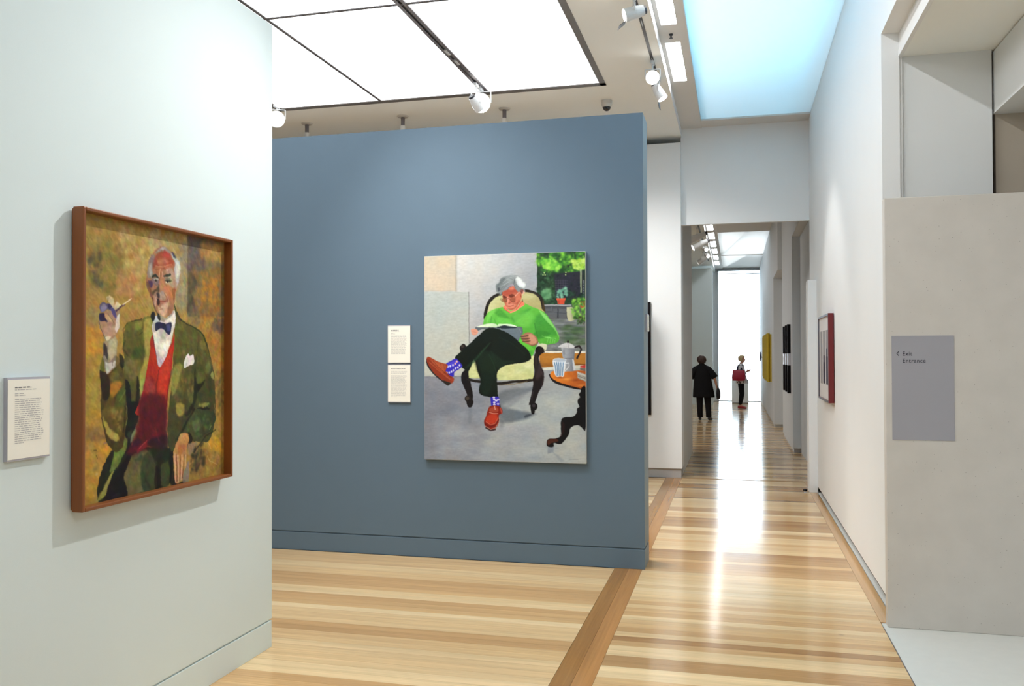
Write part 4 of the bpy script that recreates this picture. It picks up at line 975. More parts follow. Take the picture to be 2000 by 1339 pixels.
ART2 = [
('p','cdcbc6',6,1.0,0,[-12,-35,830,-7,826,1020,-14,1045]),
('g','d4d1cb','aeb0b3',[193,31,555,215],30,1.0,0,[158,-29,581,-16,579,568,156,569]),
('b','a2a5aa',0.5,538,123,51.0,76.5,0),
('b','b0b1b4',0.45,288,335,59.5,102.0,0),
('b','d8d5cc',0.5,298,59,93.5,51.0,0),
('g','cfc3ae','d6c6b0',[6,8,139,164],4,1.0,0,[-8,-26,166,-12,166,173,-8,171]),
('b','c9bfae',0.5,140,80,21.2,93.5,0),
('b','dcc8b2',0.5,50,111,51.0,51.0,0),
('l','a39c90',5.1,14,0.8,[164,-4,164,173]),
('l','b5ab9c',3.4,10,0.6,[5,171,164,173]),
('g','bfc3bd','c6c6ba',[32,179,192,569],3,1.0,0,[-13,175,229,179,229,598,-13,599]),
('b','b6bfba',0.4,59,264,68.0,68.0,0),
('b','c8c7b8',0.4,148,401,76.5,102.0,0),
('l','77756f',2.5,3,0.9,[229,180,230,469]),
('l','d8d8d2',1.7,3,0.5,[225,183,225,468]),
('g','8d8e96','b3b7b5',[32,654,719,885],4,1.0,0,[-13,594,297,591,587,548,828,548,826,1020,-14,1045]),
('l','6a6a70',2.5,4,0.7,[-9,595,192,591]),
('d',11,260,28.9,0.28,['878992','9a9ca4','a3a8ae','8e8f98','7f8590'],2.2,0.1,[0,603,331,602,313,1002,0,998]),
('d',12,260,28.9,0.3,['b9beba','c2c5ba','aab2b6','a7aeb4','c9cbbf'],2.4,0.1,[383,727,803,649,801,993,261,1003]),
('d',13,120,25.5,0.3,['aeb1b6','9da4ad','b9bcbf'],3,0.0,[138,839,603,831,602,1002,31,1001]),
('p','6f767d',22,0.75,1,[383,668,528,644,557,652,468,688,400,735,536,766,553,774,400,818,374,768]),
('p','737c84',16,0.55,1,[400,751,544,766,519,795,417,809]),
('p','888e93',20,0.5,1,[383,710,451,668,536,651,417,751]),
('l','80858b',15.3,16,0.6,[237,737,233,812]),
('p','2c4331',4,1.0,0,[572,-8,818,-4,817,260,571,256]),
('d',21,220,11.0,0.85,['2f6a2c','4f9a35','78bb3c','8fd04a','3c7a38','234d28'],1.5,None,[574,1,808,0,807,81,764,96,689,90,606,100,574,58]),
('d',22,150,10.2,0.8,['98d850','7cc648','a9dc62','5aa63c'],1.4,None,[585,38,648,32,689,70,664,81,606,72]),
('d',23,90,9.3,0.8,['b4d86a','a8cc48','cfe27a'],1.4,None,[739,39,808,33,805,81,756,88]),
('d',24,170,9.3,0.75,['1f3524','2f5538','47704c','527d58','2a4a30','16281c'],1.5,None,[574,100,648,102,655,249,573,248]),
('d',25,45,10.2,0.85,['6b9a70','7cab7c','56865c'],1.6,None,[597,178,631,175,639,216,593,223]),
('p','30303f',10,0.9,0,[656,102,797,93,796,219,664,217]),
('d',26,70,6.8,0.7,['1b1f2a','25303a','3b3a4c','223a2c'],1.3,None,[656,98,805,97,800,211,664,217]),
('l','5a5566',2.5,3,0.6,[664,131,664,184]),
('l','5a5566',2.5,3,0.6,[676,131,676,184]),
('l','5a5566',2.5,3,0.6,[687,131,687,184]),
('l','5a5566',2.5,3,0.6,[699,131,699,185]),
('l','5a5566',2.5,3,0.6,[711,132,711,185]),
('l','5a5566',2.5,3,0.6,[660,135,722,136]),
('l','5a5566',2.5,3,0.6,[660,146,722,148]),
('l','5a5566',2.5,3,0.6,[660,158,722,159]),
('l','5a5566',2.5,3,0.6,[660,169,722,170]),
('l','5a5566',2.5,3,0.6,[660,181,722,182]),
('p','b9c79a',4,0.8,0,[780,85,789,85,788,195,782,195]),
('l','8e8f98',6.8,3,0.7,[798,138,798,219]),
('e','3a3a44',1.0,798,154,2.5,3.4,0),
('e','3a3a44',1.0,798,166,2.5,3.4,0),
('e','3a3a44',1.0,798,179,2.5,3.4,0),
('e','3a3a44',1.0,798,191,2.5,3.4,0),
('e','3a3a44',1.0,798,203,2.5,3.4,0),
('e','3a3a44',1.0,798,215,2.5,3.4,0),
('e','b8cc8e',0.9,607,96,3.4,3.4,0),
('e','b8cc8e',0.9,611,106,3.4,3.4,0),
('e','b8cc8e',0.9,601,106,3.4,3.4,0),
('e','b8cc8e',0.9,712,97,3.4,3.4,0),
('e','b8cc8e',0.9,711,108,3.4,3.4,0),
('d',27,60,8.5,0.75,['1d3a2a','2e5a3e','24482f','17301f'],1.4,None,[714,177,796,195,796,244,639,245,647,216]),
('d',28,40,7.6,0.9,['7fb59a','93c4a8','5f9a80'],1.4,None,[666,184,714,167,720,210,681,217,668,213]),
('p','d2593c',3,1.0,0,[668,221,709,222,704,248,695,253,682,253,674,246]),
('p','e06a48',2,1.0,0,[666,218,710,219,710,227,666,226]),
('b','8f3a2c',0.5,677,237,5.1,11.9,0),
('p','56585c',3,1.0,0,[597,247,817,250,816,333,596,330]),
('p','a9a9a8',3,1.0,0,[601,247,738,251,738,257,601,254]),
('p','6d6f72',5,0.85,0,[613,267,643,267,643,282,612,281]),
('p','6d6f72',5,0.85,0,[649,269,672,268,674,284,647,285]),
('p','6d6f72',5,0.85,0,[613,285,669,287,670,315,618,314]),
('p','6d6f72',5,0.85,0,[677,268,714,270,713,289,677,287]),
('p','6d6f72',5,0.85,0,[676,290,713,293,715,316,678,313]),
('l','2c2c30',2.5,3,0.9,[672,270,674,315]),
('l','9a9a9c',1.7,3,0.6,[643,261,645,283]),
('p','85888c',6,1.0,0,[597,314,816,321,816,471,596,470]),
('d',31,150,10.2,0.6,['9a9ea2','74787a','6b7068','a8acac','5c625c','88907f'],3.2,0.08,[605,318,808,325,807,471,604,470]),
('d',32,70,10.2,0.55,['54704c','627c54','4a6044'],2.8,0.05,[705,348,808,357,808,438,688,430]),
('l','55585a',1.7,3,0.5,[656,331,804,338]),
('l','55585a',1.7,3,0.5,[658,348,804,354]),
('l','55585a',1.7,3,0.5,[648,365,804,372]),
('l','55585a',1.7,3,0.5,[657,388,804,395]),
('l','55585a',1.7,3,0.5,[660,405,804,411]),
('l','55585a',1.7,3,0.5,[656,429,803,435]),
('l','55585a',1.7,3,0.5,[649,450,803,455]),
('p','c6c3a2',3,1.0,1,[715,268,722,263,747,267,755,316,742,326,722,324]),
('b','8b8b72',0.5,745,300,11.9,25.5,0),
('d',33,130,8.5,0.85,['6aa83e','86c24c','4f8a36','3a6a2e','9ccf5e'],1.4,None,[738,234,763,219,807,223,806,325,763,332,742,291]),
('d',34,12,5.9,0.9,['c2603a','b04a34'],1.2,None,[780,235,804,236,804,264,780,264]),
('d',35,24,7.6,0.7,['2c4a28','4a3a2c','345a30'],1.6,None,[746,308,806,309,806,341,763,341]),
('p','ebe6d8',2,1.0,0,[588,470,812,473,811,479,588,477]),
('p','b87f35',3,1.0,0,[583,478,811,481,811,548,583,548]),
('b','8c5a26',0.5,638,536,68.0,11.9,0),
('b','cc9448',0.4,638,499,51.0,13.6,0),
('p','dedccf',3,1.0,0,[579,548,811,537,811,550,579,562]),
('p','2a2420',4,1.0,1,[311,327,310,268,332,219,384,186,470,173,521,174,568,188,597,215,609,265,605,298,588,297,384,328]),
('p','5d4a2c',4,0.7,1,[600,224,610,265,606,294,597,289]),
('g','d0cf9f','b9b07c',[367,211,555,272],4,1.0,1,[327,319,325,269,345,229,388,200,470,186,517,187,559,197,584,223,594,266,591,293,384,328]),
('b','b5a878',0.6,521,255,34.0,34.0,0),
('b','d9d6a8',0.5,529,206,42.5,17.0,0),
('b','c0bb86',0.5,375,253,25.5,34.0,0),
('p','241d1c',4,1.0,1,[192,437,207,436,227,468,209,485,187,468,181,450]),
('e','4a4038',0.8,196,445,7.6,7.6,0),
('p','1d1719',4,1.0,1,[192,578,214,559,235,573,235,611,241,644,248,678,246,728,226,738,216,712,221,686,205,645,190,611]),
('e','2a2422',1.0,224,700,17.0,16.1,0),
('e','5a5044',0.8,221,698,9.3,8.5,0),
('p','1d1719',3,1.0,1,[222,707,251,711,244,739,226,740]),
('g','e4e3b2','c9cd8d',[383,486,383,602],4,1.0,0,[227,519,262,510,383,552,537,486,558,493,553,603,227,601]),
('g','dedfae','d2d69c',[383,486,383,602],4,1.0,0,[366,540,435,534,511,529,554,493,551,604,374,610]),
('d',41,60,17.0,0.35,['e8e6bb','c2c784','d8d69a'],2,0.1,[375,540,545,519,545,597,374,602]),
('d',42,20,13.6,0.35,['e4e3b2','c2c784'],1.8,0.3,[231,527,275,536,279,594,231,594]),
('p','2b2420',3,1.0,1,[222,603,296,612,374,619,460,610,549,603,551,614,460,622,383,632,296,624,227,613]),
('l','8a7a5c',4.2,3,0.8,[383,634,460,628,520,614]),
('g','76c653','62b446',[384,253,435,403],5,1.0,1,[297,352,308,310,332,279,375,263,408,257,435,274,470,267,500,238,529,249,580,271,613,290,643,331,667,372,680,405,671,429,638,437,592,441,575,429,558,470,537,493,495,453,469,403,384,369,288,360]),
('p','459136',14,0.55,1,[356,276,384,266,420,295,435,313,384,303]),
('p','3f8f3c',18,0.5,1,[559,330,584,289,630,331,672,389,605,392,571,404]),
('p','3c8a38',16,0.5,1,[444,304,512,272,538,268,495,304,461,329]),
('p','3c8a38',10,0.6,1,[554,388,584,371,638,388,579,412]),
('p','92dc6c',14,0.6,1,[332,279,375,266,341,302,319,335]),
('p','a0e286',8,0.75,1,[580,273,622,306,663,364,678,405,655,364,605,314]),
('p','8bd968',22,0.5,1,[453,295,521,280,554,305,520,354,469,337]),
('p','7dd05a',16,0.5,1,[375,307,435,320,452,353,384,344]),
('l','3b8234',3.4,3,0.8,[559,338,564,371,575,400]),
('l','4c9a40',3.4,3,0.7,[345,302,341,334]),
('l','4c9a40',2.5,3,0.6,[360,315,365,336]),
('l','9ce07c',3.4,5,0.6,[596,398,626,409,620,429]),
('l','9ce07c',3.4,5,0.6,[609,400,638,409,633,429]),
('l','9ce07c',3.4,5,0.6,[621,403,651,409,646,429]),
('l','9ce07c',3.4,5,0.6,[632,405,661,409,656,429]),
('l','4f9f45',2.5,3,0.6,[596,404,630,398,663,417]),
('p','6fca4a',6,0.9,1,[469,403,529,437,558,466,541,493,516,470]),
('b','3f9046',0.6,537,478,17.0,13.6,0),
('p','f08a70',4,1.0,1,[405,256,415,250,437,278,476,257,495,226,507,239,508,248,469,273,439,287,424,278,406,265]),
('l','a84834',1.9,3,0.8,[407,262,424,278,437,285]),
('l','b0503c',2.2,3,0.8,[468,268,482,251,497,229]),
('l','ffb09a',2.5,3,0.8,[437,285,463,276,502,251]),
('p','c9755a',5,1.0,1,[401,177,426,163,452,154,471,175,490,186,494,208,486,232,475,250,463,265,441,272,425,262,414,247,408,231,399,206]),
('p','b25440',12,0.75,1,[403,184,427,170,452,156,464,171,479,186,452,193,427,203,406,199]),
('p','e2947a',14,0.75,1,[429,168,452,156,458,171,441,174]),
('p','d88468',20,0.7,1,[464,193,486,186,490,204,486,228,467,241,465,215]),
('p','b05a48',8,0.7,1,[467,189,486,184,479,195,467,200]),
('l','f6c8b2',3.0,6,0.95,[464,203,483,186]),
('p','e39a84',8,0.95,1,[422,207,429,209,435,222,431,236,423,240,421,227]),
('p','e8a68e',16,0.7,1,[425,240,452,241,463,252,452,261,427,260,420,251]),
('p','c86a52',8,0.6,1,[418,249,437,251,456,250,444,256,425,256]),
('l','8e3f30',1.7,3,0.9,[422,251,435,254,456,249]),
('l','a5543f',1.8,3,0.8,[421,266,439,268,458,263]),
('l','a24a38',1.5,3,0.6,[439,233,460,231]),
('l','8a3a2c',1.8,3,0.95,[429,238,435,239,439,233]),
('l','8f4230',2.2,3,0.6,[467,241,479,235,486,226]),
('l','a0503c',2.2,3,0.7,[460,261,471,252,475,241]),
('p','6e3324',8,0.85,1,[435,201,452,196,458,204,446,211,437,209]),
('p','5e2f22',8,0.85,1,[403,203,420,207,420,214,406,216]),
('p','8d5a3c',8,0.7,1,[396,217,410,214,421,218,420,231,408,232,397,227]),
('p','97573e',8,0.7,1,[443,215,460,213,463,222,458,231,446,228]),
('l','4a2a20',1.5,3,0.95,[392,214,391,221,397,230,410,233,420,231,422,218]),
('l','e8d8a0',1.1,3,0.8,[395,214,394,221,398,228]),
('l','5a3024',1.5,3,0.9,[441,222,444,229,454,233,462,231,463,217,460,204]),
('l','5a3024',1.3,3,0.8,[422,216,431,215,441,222]),
('l','5f2c22',2.6,3,0.8,[403,201,420,209]),
('l','6a3426',2.6,3,0.8,[433,201,446,195,458,200]),
('p','b8786a',8,1.0,1,[488,179,496,171,505,172,507,183,501,194,494,195]),
('p','7d4a4c',8,0.8,1,[490,182,498,173,504,176,501,190,494,193]),
('p','f0c4ae',8,0.9,1,[505,179,513,183,503,195,496,199]),
('l','7a3324',2.2,3,0.9,[489,197,492,211]),
('l','5a3a20',3.3,3,0.9,[498,223,500,232]),
('l','a85040',1.8,3,0.6,[479,223,475,241,471,252]),
('l','d9806a',3.7,3,0.7,[490,232,479,252,467,265]),
('p','8f9492',6,1.0,1,[370,182,366,165,369,146,384,138,391,119,416,107,437,104,460,105,479,108,496,120,503,139,515,140,518,154,513,168,511,185,501,175,494,171,486,182,479,186,471,180,462,165,456,148,437,159,424,172,406,179,397,186,391,202,382,193]),
('p','7a807f',14,0.8,1,[372,172,368,150,384,138,393,119,409,114,410,129,395,147,384,162,382,178]),
('p','a9adab',20,0.7,1,[412,110,437,105,460,108,452,130,431,144,408,151,426,129]),
('p','d6d9d6',10,1.0,1,[462,117,475,110,494,120,503,138,514,141,516,155,509,168,494,164,479,156,469,138]),
('p','eceeea',16,0.7,1,[477,118,490,120,502,140,511,144,509,157,490,157,479,136]),
('p','9a9ea6',10,0.8,1,[412,166,431,148,452,145,452,154,429,161,414,173]),
('p','b09aa0',14,0.7,1,[437,148,454,147,454,156,435,157]),
('l','4a4c50',1.7,3,0.8,[468,113,460,125,457,148,464,165]),
('l','5a5c60',1.3,3,0.7,[471,149,481,160]),
('l','55585a',1.5,3,0.8,[426,172,429,163,439,158]),
('l','5d6263',1.3,4,0.6,[374,154,393,134]),
('l','5d6263',1.3,4,0.6,[384,176,405,158,428,142]),
('l','5d6263',1.3,4,0.6,[395,129,416,114]),
('l','5d6263',1.3,4,0.6,[380,180,403,169,420,155]),
('l','5d6263',1.3,4,0.6,[426,116,452,123]),
('l','5d6263',1.3,4,0.6,[391,162,408,149]),
('l','c3c7c5',1.5,4,0.7,[395,156,412,147,431,135]),
('l','c3c7c5',1.5,4,0.7,[403,138,422,122,445,115]),
('l','c3c7c5',1.5,4,0.7,[445,106,464,110]),
('p','3f4148',8,0.6,1,[376,163,387,162,385,176,378,180]),
('l','3d3238',2.6,3,0.8,[383,188,391,201]),
('p','6b747a',4,1.0,1,[264,352,287,350,316,351,365,353,375,343,405,341,437,349,469,352,495,354,501,382,495,388,475,423,450,413,404,375,365,362,300,362,267,374]),
('p','7d878d',10,0.7,1,[378,356,430,353,482,354,495,379,475,416,437,401,398,372]),
('p','2c3840',4,1.0,1,[372,354,408,345,437,352,466,352,463,358,424,360,382,358]),
('g','e9f2d8','cfe3bc',[287,336,365,350],4,1.0,1,[270,352,287,344,316,336,352,335,372,343,369,354,333,352]),
('g','d2eac0','f0f6e0',[379,337,463,351],3,1.0,1,[374,347,380,337,405,337,437,340,463,346,468,352,437,349,405,344,378,351]),
('l','c8d0d0',1.6,3,0.7,[388,359,398,375]),
('l','a8b2b4',1.6,3,0.6,[480,356,492,379]),
('p','e0a48c',5,1.0,1,[241,361,267,361,277,374,270,387,257,393,244,383]),
('l','c27c64',1.9,3,0.7,[250,374,267,377]),
('p','a9795f',5,1.0,1,[492,395,501,389,527,379,543,383,559,395,572,408,575,430,559,443,540,443,520,435,498,420]),
('p','d9a488',10,0.85,1,[527,392,543,386,562,405,568,426,552,436,533,432,530,407]),
('l','4a2f28',3.8,5,0.85,[492,399,514,398,527,395]),
('l','4a2f28',3.8,5,0.85,[495,410,520,411,533,408]),
('l','4a2f28',3.8,5,0.85,[501,423,524,423,536,420]),
('l','c08c72',3.8,5,0.7,[501,393,527,386]),
('l','c08c72',3.8,5,0.7,[501,405,530,403]),
('l','c08c72',3.8,5,0.7,[508,417,532,415]),
('l','c08c72',3.8,5,0.7,[517,429,536,428]),
('l','6a4636',2.5,3,0.8,[543,443,565,440,575,426]),
('p','101d16',5,1.0,1,[158,502,192,468,245,422,297,377,332,356,384,365,435,386,495,437,529,470,541,503,511,523,452,531,400,544,374,569,370,602,374,669,372,695,331,690,282,673,288,611,275,569,256,510,236,552,218,567,183,536]),
('p','15231a',26,0.7,1,[297,385,341,365,401,378,469,428,520,478,520,511,452,519,383,502,332,452]),
('p','0b120f',16,0.6,1,[258,510,314,435,349,419,332,469,297,536,293,602]),
('p','243f2b',20,0.55,1,[271,519,306,469,340,477,366,536,359,586,331,669,296,669,297,594]),
('p','2c4a33',10,0.6,1,[209,552,249,510,314,444,332,436,262,519]),
('p','284430',12,0.5,1,[340,469,400,511,460,519,418,531,375,552]),
('p','16261c',20,0.6,1,[297,569,349,586,366,652,296,661]),
('l','355a3c',3.4,6,0.6,[255,519,297,469,340,427]),
('l','2f5236',3.4,6,0.5,[332,486,357,536,366,569]),
('l','2b4a31',3.4,8,0.35,[384,403,452,436,512,486]),
('p','3f35b8',5,1.0,1,[112,530,158,505,176,514,190,530,195,544,176,557,155,571,151,591,130,591,101,571,105,557]),
('p','6a62e0',12,0.6,1,[119,551,148,544,176,524,169,514,148,517,116,534]),
('e','e8b8a8',0.95,159,529,4.7,5.4,0),
('e','d9d4ea',0.95,147,537,4.7,5.4,0),
('e','d9d4ea',0.95,133,542,4.7,5.4,0),
('e','d9d4ea',0.95,121,544,4.7,5.4,0),
('e','d9d4ea',0.95,160,552,4.7,5.4,0),
('e','d9d4ea',0.95,149,562,4.7,5.4,0),
('e','d9d4ea',0.95,139,569,4.7,5.4,0),
('e','d9d4ea',0.95,128,573,4.7,5.4,0),
('e','e8b8a8',0.95,116,573,4.7,5.4,0),
('e','e8b8a8',0.95,167,519,4.7,5.4,0),
('e','d9d4ea',0.95,181,537,4.7,5.4,0),
('e','d9d4ea',0.95,172,548,4.7,5.4,0),
('e','d9d4ea',0.95,107,574,4.7,5.4,0),
('p','a64a2c',5,1.0,1,[10,508,18,496,30,498,73,522,116,532,119,547,109,564,126,584,144,594,153,605,147,621,133,628,119,635,94,612,44,571,16,534]),
('p','c06a44',14,0.8,1,[37,513,73,527,105,534,109,554,94,571,66,547,41,527]),
('p','8c3a24',10,0.7,1,[10,507,30,513,66,554,126,605,144,618,133,628,94,612,41,571]),
('l','d07a50',2.7,6,0.7,[26,524,69,561,130,605]),
('l','5e2a20',2.0,3,0.7,[84,530,87,557]),
('l','6a3020',2.0,3,0.6,[100,534,103,557]),
('l','4a2018',2.0,3,0.7,[44,517,69,544,108,578,140,598]),
('p','2a2426',4,1.0,1,[10,507,16,530,44,571,94,613,119,635,130,630,126,633,119,637,91,617,41,576,12,537]),
('p','2a2a24',4,0.9,1,[94,612,133,625,126,635,117,636]),
('p','221a1c',4,1.0,1,[566,454,590,443,607,453,607,471,590,484,580,496,580,515,590,544,603,569,604,598,597,635,578,664,567,694,556,719,533,727,533,712,549,643,551,613,547,606,558,569,553,529,555,496,562,478]),
('p','564648',20,0.6,1,[583,518,598,566,590,588,571,606,560,591,571,555]),
('p','4a3a34',14,0.6,1,[560,496,572,482,571,529,564,566,558,529]),
('p','d8d8bc',5,1.0,1,[572,441,594,434,615,438,617,456,605,471,598,453,583,447]),
('l','14100f',2.6,3,0.9,[603,460,605,476]),
('e','120e10',0.9,575,456,9.6,8.1,0),
('l','6a5a58',2.2,6,0.6,[594,569,601,598,594,635]),
('l','7a7478',2.2,6,0.5,[550,664,543,701]),
('e','191518',1.0,554,734,17.7,19.2,0),
('e','4a4448',0.8,553,730,8.1,8.1,0),
('p','151114',4,1.0,1,[538,738,558,748,556,768,546,771,540,760]),
('p','4a5058',8,0.8,1,[511,778,544,769,533,782,511,789]),
('p','4438bc',5,1.0,1,[340,692,357,690,378,690,382,703,384,739,370,751,343,736,340,714]),
('e','dcd6ea',0.95,355,693,6.6,4.8,0),
('e','dcd6ea',0.95,357,703,6.6,4.8,0),
('e','c8bce4',0.95,377,703,6.6,4.8,0),
('e','dcd6ea',0.95,357,717,6.6,4.8,0),
('e','dcd6ea',0.95,357,727,6.6,4.8,0),
('e','c8bce4',0.95,376,724,6.6,4.8,0),
('e','dcd6ea',0.95,367,708,6.6,4.8,0),
('p','8e2a1c',5,1.0,1,[328,744,343,733,370,732,385,736,397,750,397,769,381,780,381,813,362,843,339,849,316,840,306,811,316,785]),
('p','c4472c',12,0.9,1,[324,781,347,771,370,777,374,795,358,817,335,821,316,811,316,796]),
('p','b0523a',8,0.9,1,[332,747,362,736,378,751,370,765,336,762]),
('l','e8a488',3.3,3,0.9,[332,766,355,771,376,771]),
('l','f0c0a8',3.7,3,0.9,[359,736,362,751]),
('l','d88a70',2.6,3,0.85,[316,811,339,825,362,817,376,791]),
('l','5a1812',2.6,3,0.9,[308,818,331,836,358,828,380,799]),
('l','c9b8a8',3.7,3,0.7,[312,833,339,847,362,839,381,813,385,791]),
('l','2c1a1c',5.2,5,0.95,[314,840,339,853,362,847]),
('l','d06a58',5.2,3,0.7,[389,743,395,769]),
('l','26181c',4.4,3,0.9,[386,728,388,739]),
('b','6f757c',0.4,393,824,14.8,22.2,0),
('p','1a1114',4,1.0,1,[634,580,636,599,655,619,701,637,756,650,806,652,806,638,733,630]),
('g','e08a34','b8642a',[664,585,770,621],4,1.0,1,[635,580,648,564,687,567,751,564,806,566,806,644,760,641,701,626,657,608,638,592]),
('b','8c4420',0.7,756,607,27.2,6.3,0),
('b','f0b060',0.6,715,603,27.2,9.1,0),
('b','7a3c20',0.6,682,596,22.7,4.5,0),
('b','eca04c',0.6,783,632,22.7,5.4,0),
('p','6a3a1c',4,0.8,0,[756,530,806,531,806,536,756,534]),
('p','c9c2ac',4,0.6,0,[756,537,806,537,806,564,756,562]),
('g','b9bcc0','7c8088',[692,476,756,476],4,1.0,0,[688,449,756,454,752,503,747,517,757,563,742,567,708,567,706,508,696,501]),
('p','d5d5d5',4,1.0,1,[673,449,720,430,761,453,752,457,692,453]),
('l','7a7a80',1.8,3,0.6,[720,431,724,453]),
('e','2a1f24',1.0,721,426,5.0,6.3,0),
('l','22181f',7.3,4,1,[756,453,775,446,785,461,777,481,765,504]),
('p','e0e0e0',4,0.8,0,[740,506,749,512,757,561,747,564]),
('l','5a5a60',1.8,3,0.7,[703,504,747,504]),
('b','6a6e76',0.5,701,476,6.3,22.7,0),
('p','e4e6e8',4,1.0,1,[647,517,669,504,710,507,711,517,701,585,682,589,659,585]),
('p','b9c2cc',5,0.9,1,[651,514,673,505,708,509,706,519,669,521]),
('l','4f7ea6',4.1,3,0.9,[656,525,664,585]),
('l','4f7ea6',4.1,3,0.9,[667,525,670,585]),
('l','4f7ea6',4.1,3,0.9,[676,525,678,585]),
('l','4f7ea6',4.1,3,0.9,[687,525,685,585]),
('l','4f7ea6',4.1,3,0.9,[699,525,693,585]),
('l','dfe2e4',3.6,3,1,[710,529,725,526,726,542,708,564]),
('l','8a9098',1.4,3,0.7,[710,535,721,531,721,542,708,560]),
('p','b8b2a6',4,1,0,[765,567,806,580,806,614,765,598]),
('l','6a6660',1.8,3,0.8,[765,580,806,596]),
('l','3a3836',1.8,3,0.8,[765,587,806,602]),
('l','7a766e',1.8,3,0.8,[765,596,806,614]),
('l','e0ddd4',2.3,3,0.8,[765,572,806,587]),
('p','c2403a',4,1.0,0,[779,542,806,535,806,551,781,549]),
('p','7a6a60',4,0.9,0,[779,551,806,551,806,566,779,560]),
('p','0d0b10',3,1.0,1,[782,648,806,647,805,832,787,832,773,821,755,821,741,828,730,838,723,865,704,892,681,911,651,907,649,925,626,926,616,915,623,890,663,884,686,870,686,843,686,802,700,784,746,779,762,760,764,742,774,733,767,715,769,697,778,688,773,675,783,661]),
('p','5e3020',6,0.9,1,[623,892,665,886,672,898,640,907,623,917]),
('p','3a1a1a',10,0.7,1,[691,807,705,816,700,856,681,879,691,843]),
('l','e8dccf',1.4,3,0.3,[783,652,775,677,779,689,770,697]),
('p','8e969e',8,0.8,0,[621,928,651,925,649,952,621,958]),
('p','9aa2a8',14,0.7,1,[649,957,667,961,699,991,681,992]),
('l','6a6a70',1.4,3,0.5,[725,983,768,980])]

M_paint = bpy.data.materials.new('oil paint'); M_paint.use_nodes = True
nt = M_paint.node_tree; b = nt.nodes['Principled BSDF']
at = nt.nodes.new('ShaderNodeAttribute'); at.attribute_name = 'paint'
nt.links.new(at.outputs['Color'], b.inputs['Base Color'])
b.inputs['Roughness'].default_value = .5; b.inputs['Specular IOR Level'].default_value = .2
n = nt.nodes.new('ShaderNodeTexNoise'); n.inputs['Scale'].default_value = 160; n.inputs['Detail'].default_value = 3
tc = nt.nodes.new('ShaderNodeTexCoord'); nt.links.new(tc.outputs['Object'], n.inputs['Vector'])
bp = nt.nodes.new('ShaderNodeBump'); bp.inputs['Strength'].default_value = .15; bp.inputs['Distance'].default_value = .002
nt.links.new(n.outputs['Fac'], bp.inputs['Height']); nt.links.new(bp.outputs['Normal'], b.inputs['Normal'])

def painted_sheet(name, origin, du, dv, ops, W, H, nx, ny, parent, gain=1.0, grain=.05, rough=1.0, gamma=1.0):
    img = paint(ops, W, H, nx, ny, grain, rough) ** gamma
    lin = np.where(img <= .04045, img/12.92, ((img+.055)/1.055)**2.4) * np.array(gain)
    lin = np.minimum(lin, .95)
    u, v = np.meshgrid(np.linspace(0, 1, nx), np.linspace(0, 1, ny))
    co = np.array(origin)[None, None] + u[..., None]*np.array(du) + v[..., None]*np.array(dv)
    idx = np.arange(nx*ny).reshape(ny, nx)
    q = np.stack([idx[:-1, :-1], idx[1:, :-1], idx[1:, 1:], idx[:-1, 1:]], -1).reshape(-1, 4)
    me = bpy.data.meshes.new(name)
    me.vertices.add(nx*ny); me.vertices.foreach_set('co', co.reshape(-1).astype(np.float32))
    me.loops.add(q.size); me.loops.foreach_set('vertex_index', q.reshape(-1).astype(np.int32))
    me.polygons.add(len(q)); me.polygons.foreach_set('loop_start', np.arange(0, q.size, 4, dtype=np.int32))
    me.update(calc_edges=True); me.validate()
    ca = me.color_attributes.new('paint', 'FLOAT_COLOR', 'POINT')
    ca.data.foreach_set('color', np.concatenate([lin.reshape(-1, 3), np.ones((nx*ny, 1))], 1).reshape(-1).astype(np.float32))
    me.materials.append(M_paint)
    o = bpy.data.objects.new(name, me); col.objects.link(o)
    o.parent = parent; o.matrix_parent_inverse = Matrix.Translation(-Vector(parent.location))
    return o

# portrait in tweed on the left wall
YA, YB, ZA, ZB = 2.925, 3.990, 1.034, 2.246
XW, XF = -2.563, -2.497
t = empty('portrait_painting', (XW, (YA+YB)/2, (ZA+ZB)/2), 'brown framed oil portrait of a seated man in tweed with red waistcoat and cigarette', 'painting')
fw = .016
def rail(name, ya, yb, za, zb):
    bm = bmesh.new(); bx(bm, -2.548, XF, ya, yb, za, zb)
    return obj(name, bm, M_frame1, t, bevel=.004)
rail('frame_rail', YA, YA+fw, ZA, ZB); rail('frame_rail', YB-fw, YB, ZA, ZB)
rail('frame_rail', YA+fw, YB-fw, ZB-fw, ZB); rail('frame_rail', YA+fw, YB-fw, ZA, ZA+fw)
box('frame_groove', [(-2.556, -2.548, YA+.006, YB-.006, ZA+.006, ZB-.006)], M_frame1, t)
box('stretcher', (-2.5629, -2.552, YA+.05, YB-.05, ZA+.05, ZB-.05), M_canvasedge, t)
box('backing', (-2.552, -2.546, YA+.012, YB-.012, ZA+.012, ZB-.012), M_canvasedge, t)
painted_sheet('canvas', (-2.5395, YA+fw-.003, ZB-fw+.003), (0, YB-YA-2*fw+.006, 0), (0, 0, ZA-ZB+2*fw-.006), ART1, 884, 1006, 440, 500, t, (1.04, 1.03, 1.06), .04, 1.8, 1.12)

# portrait with armchair on the blue wall
XA, XB, ZA2, ZB2 = -2.462, -1.130, .803, 2.460
t = empty('portrait_painting', ((XA+XB)/2, 6.78, (ZA2+ZB2)/2), 'unframed painting of a man in a green jumper reading in an armchair', 'painting')
box('stretcher', (XA, XB, 6.742, 6.7795, ZA2, ZB2), M_canvasedge, t, bevel=.002)
painted_sheet('canvas', (XA+.002, 6.7405, ZB2-.002), (XB-XA-.004, 0, 0), (0, 0, ZA2-ZB2+.004), ART2, 805, 1000, 420, 520, t, (.96, 1.0, 1.05), .035, .8, 1.16)

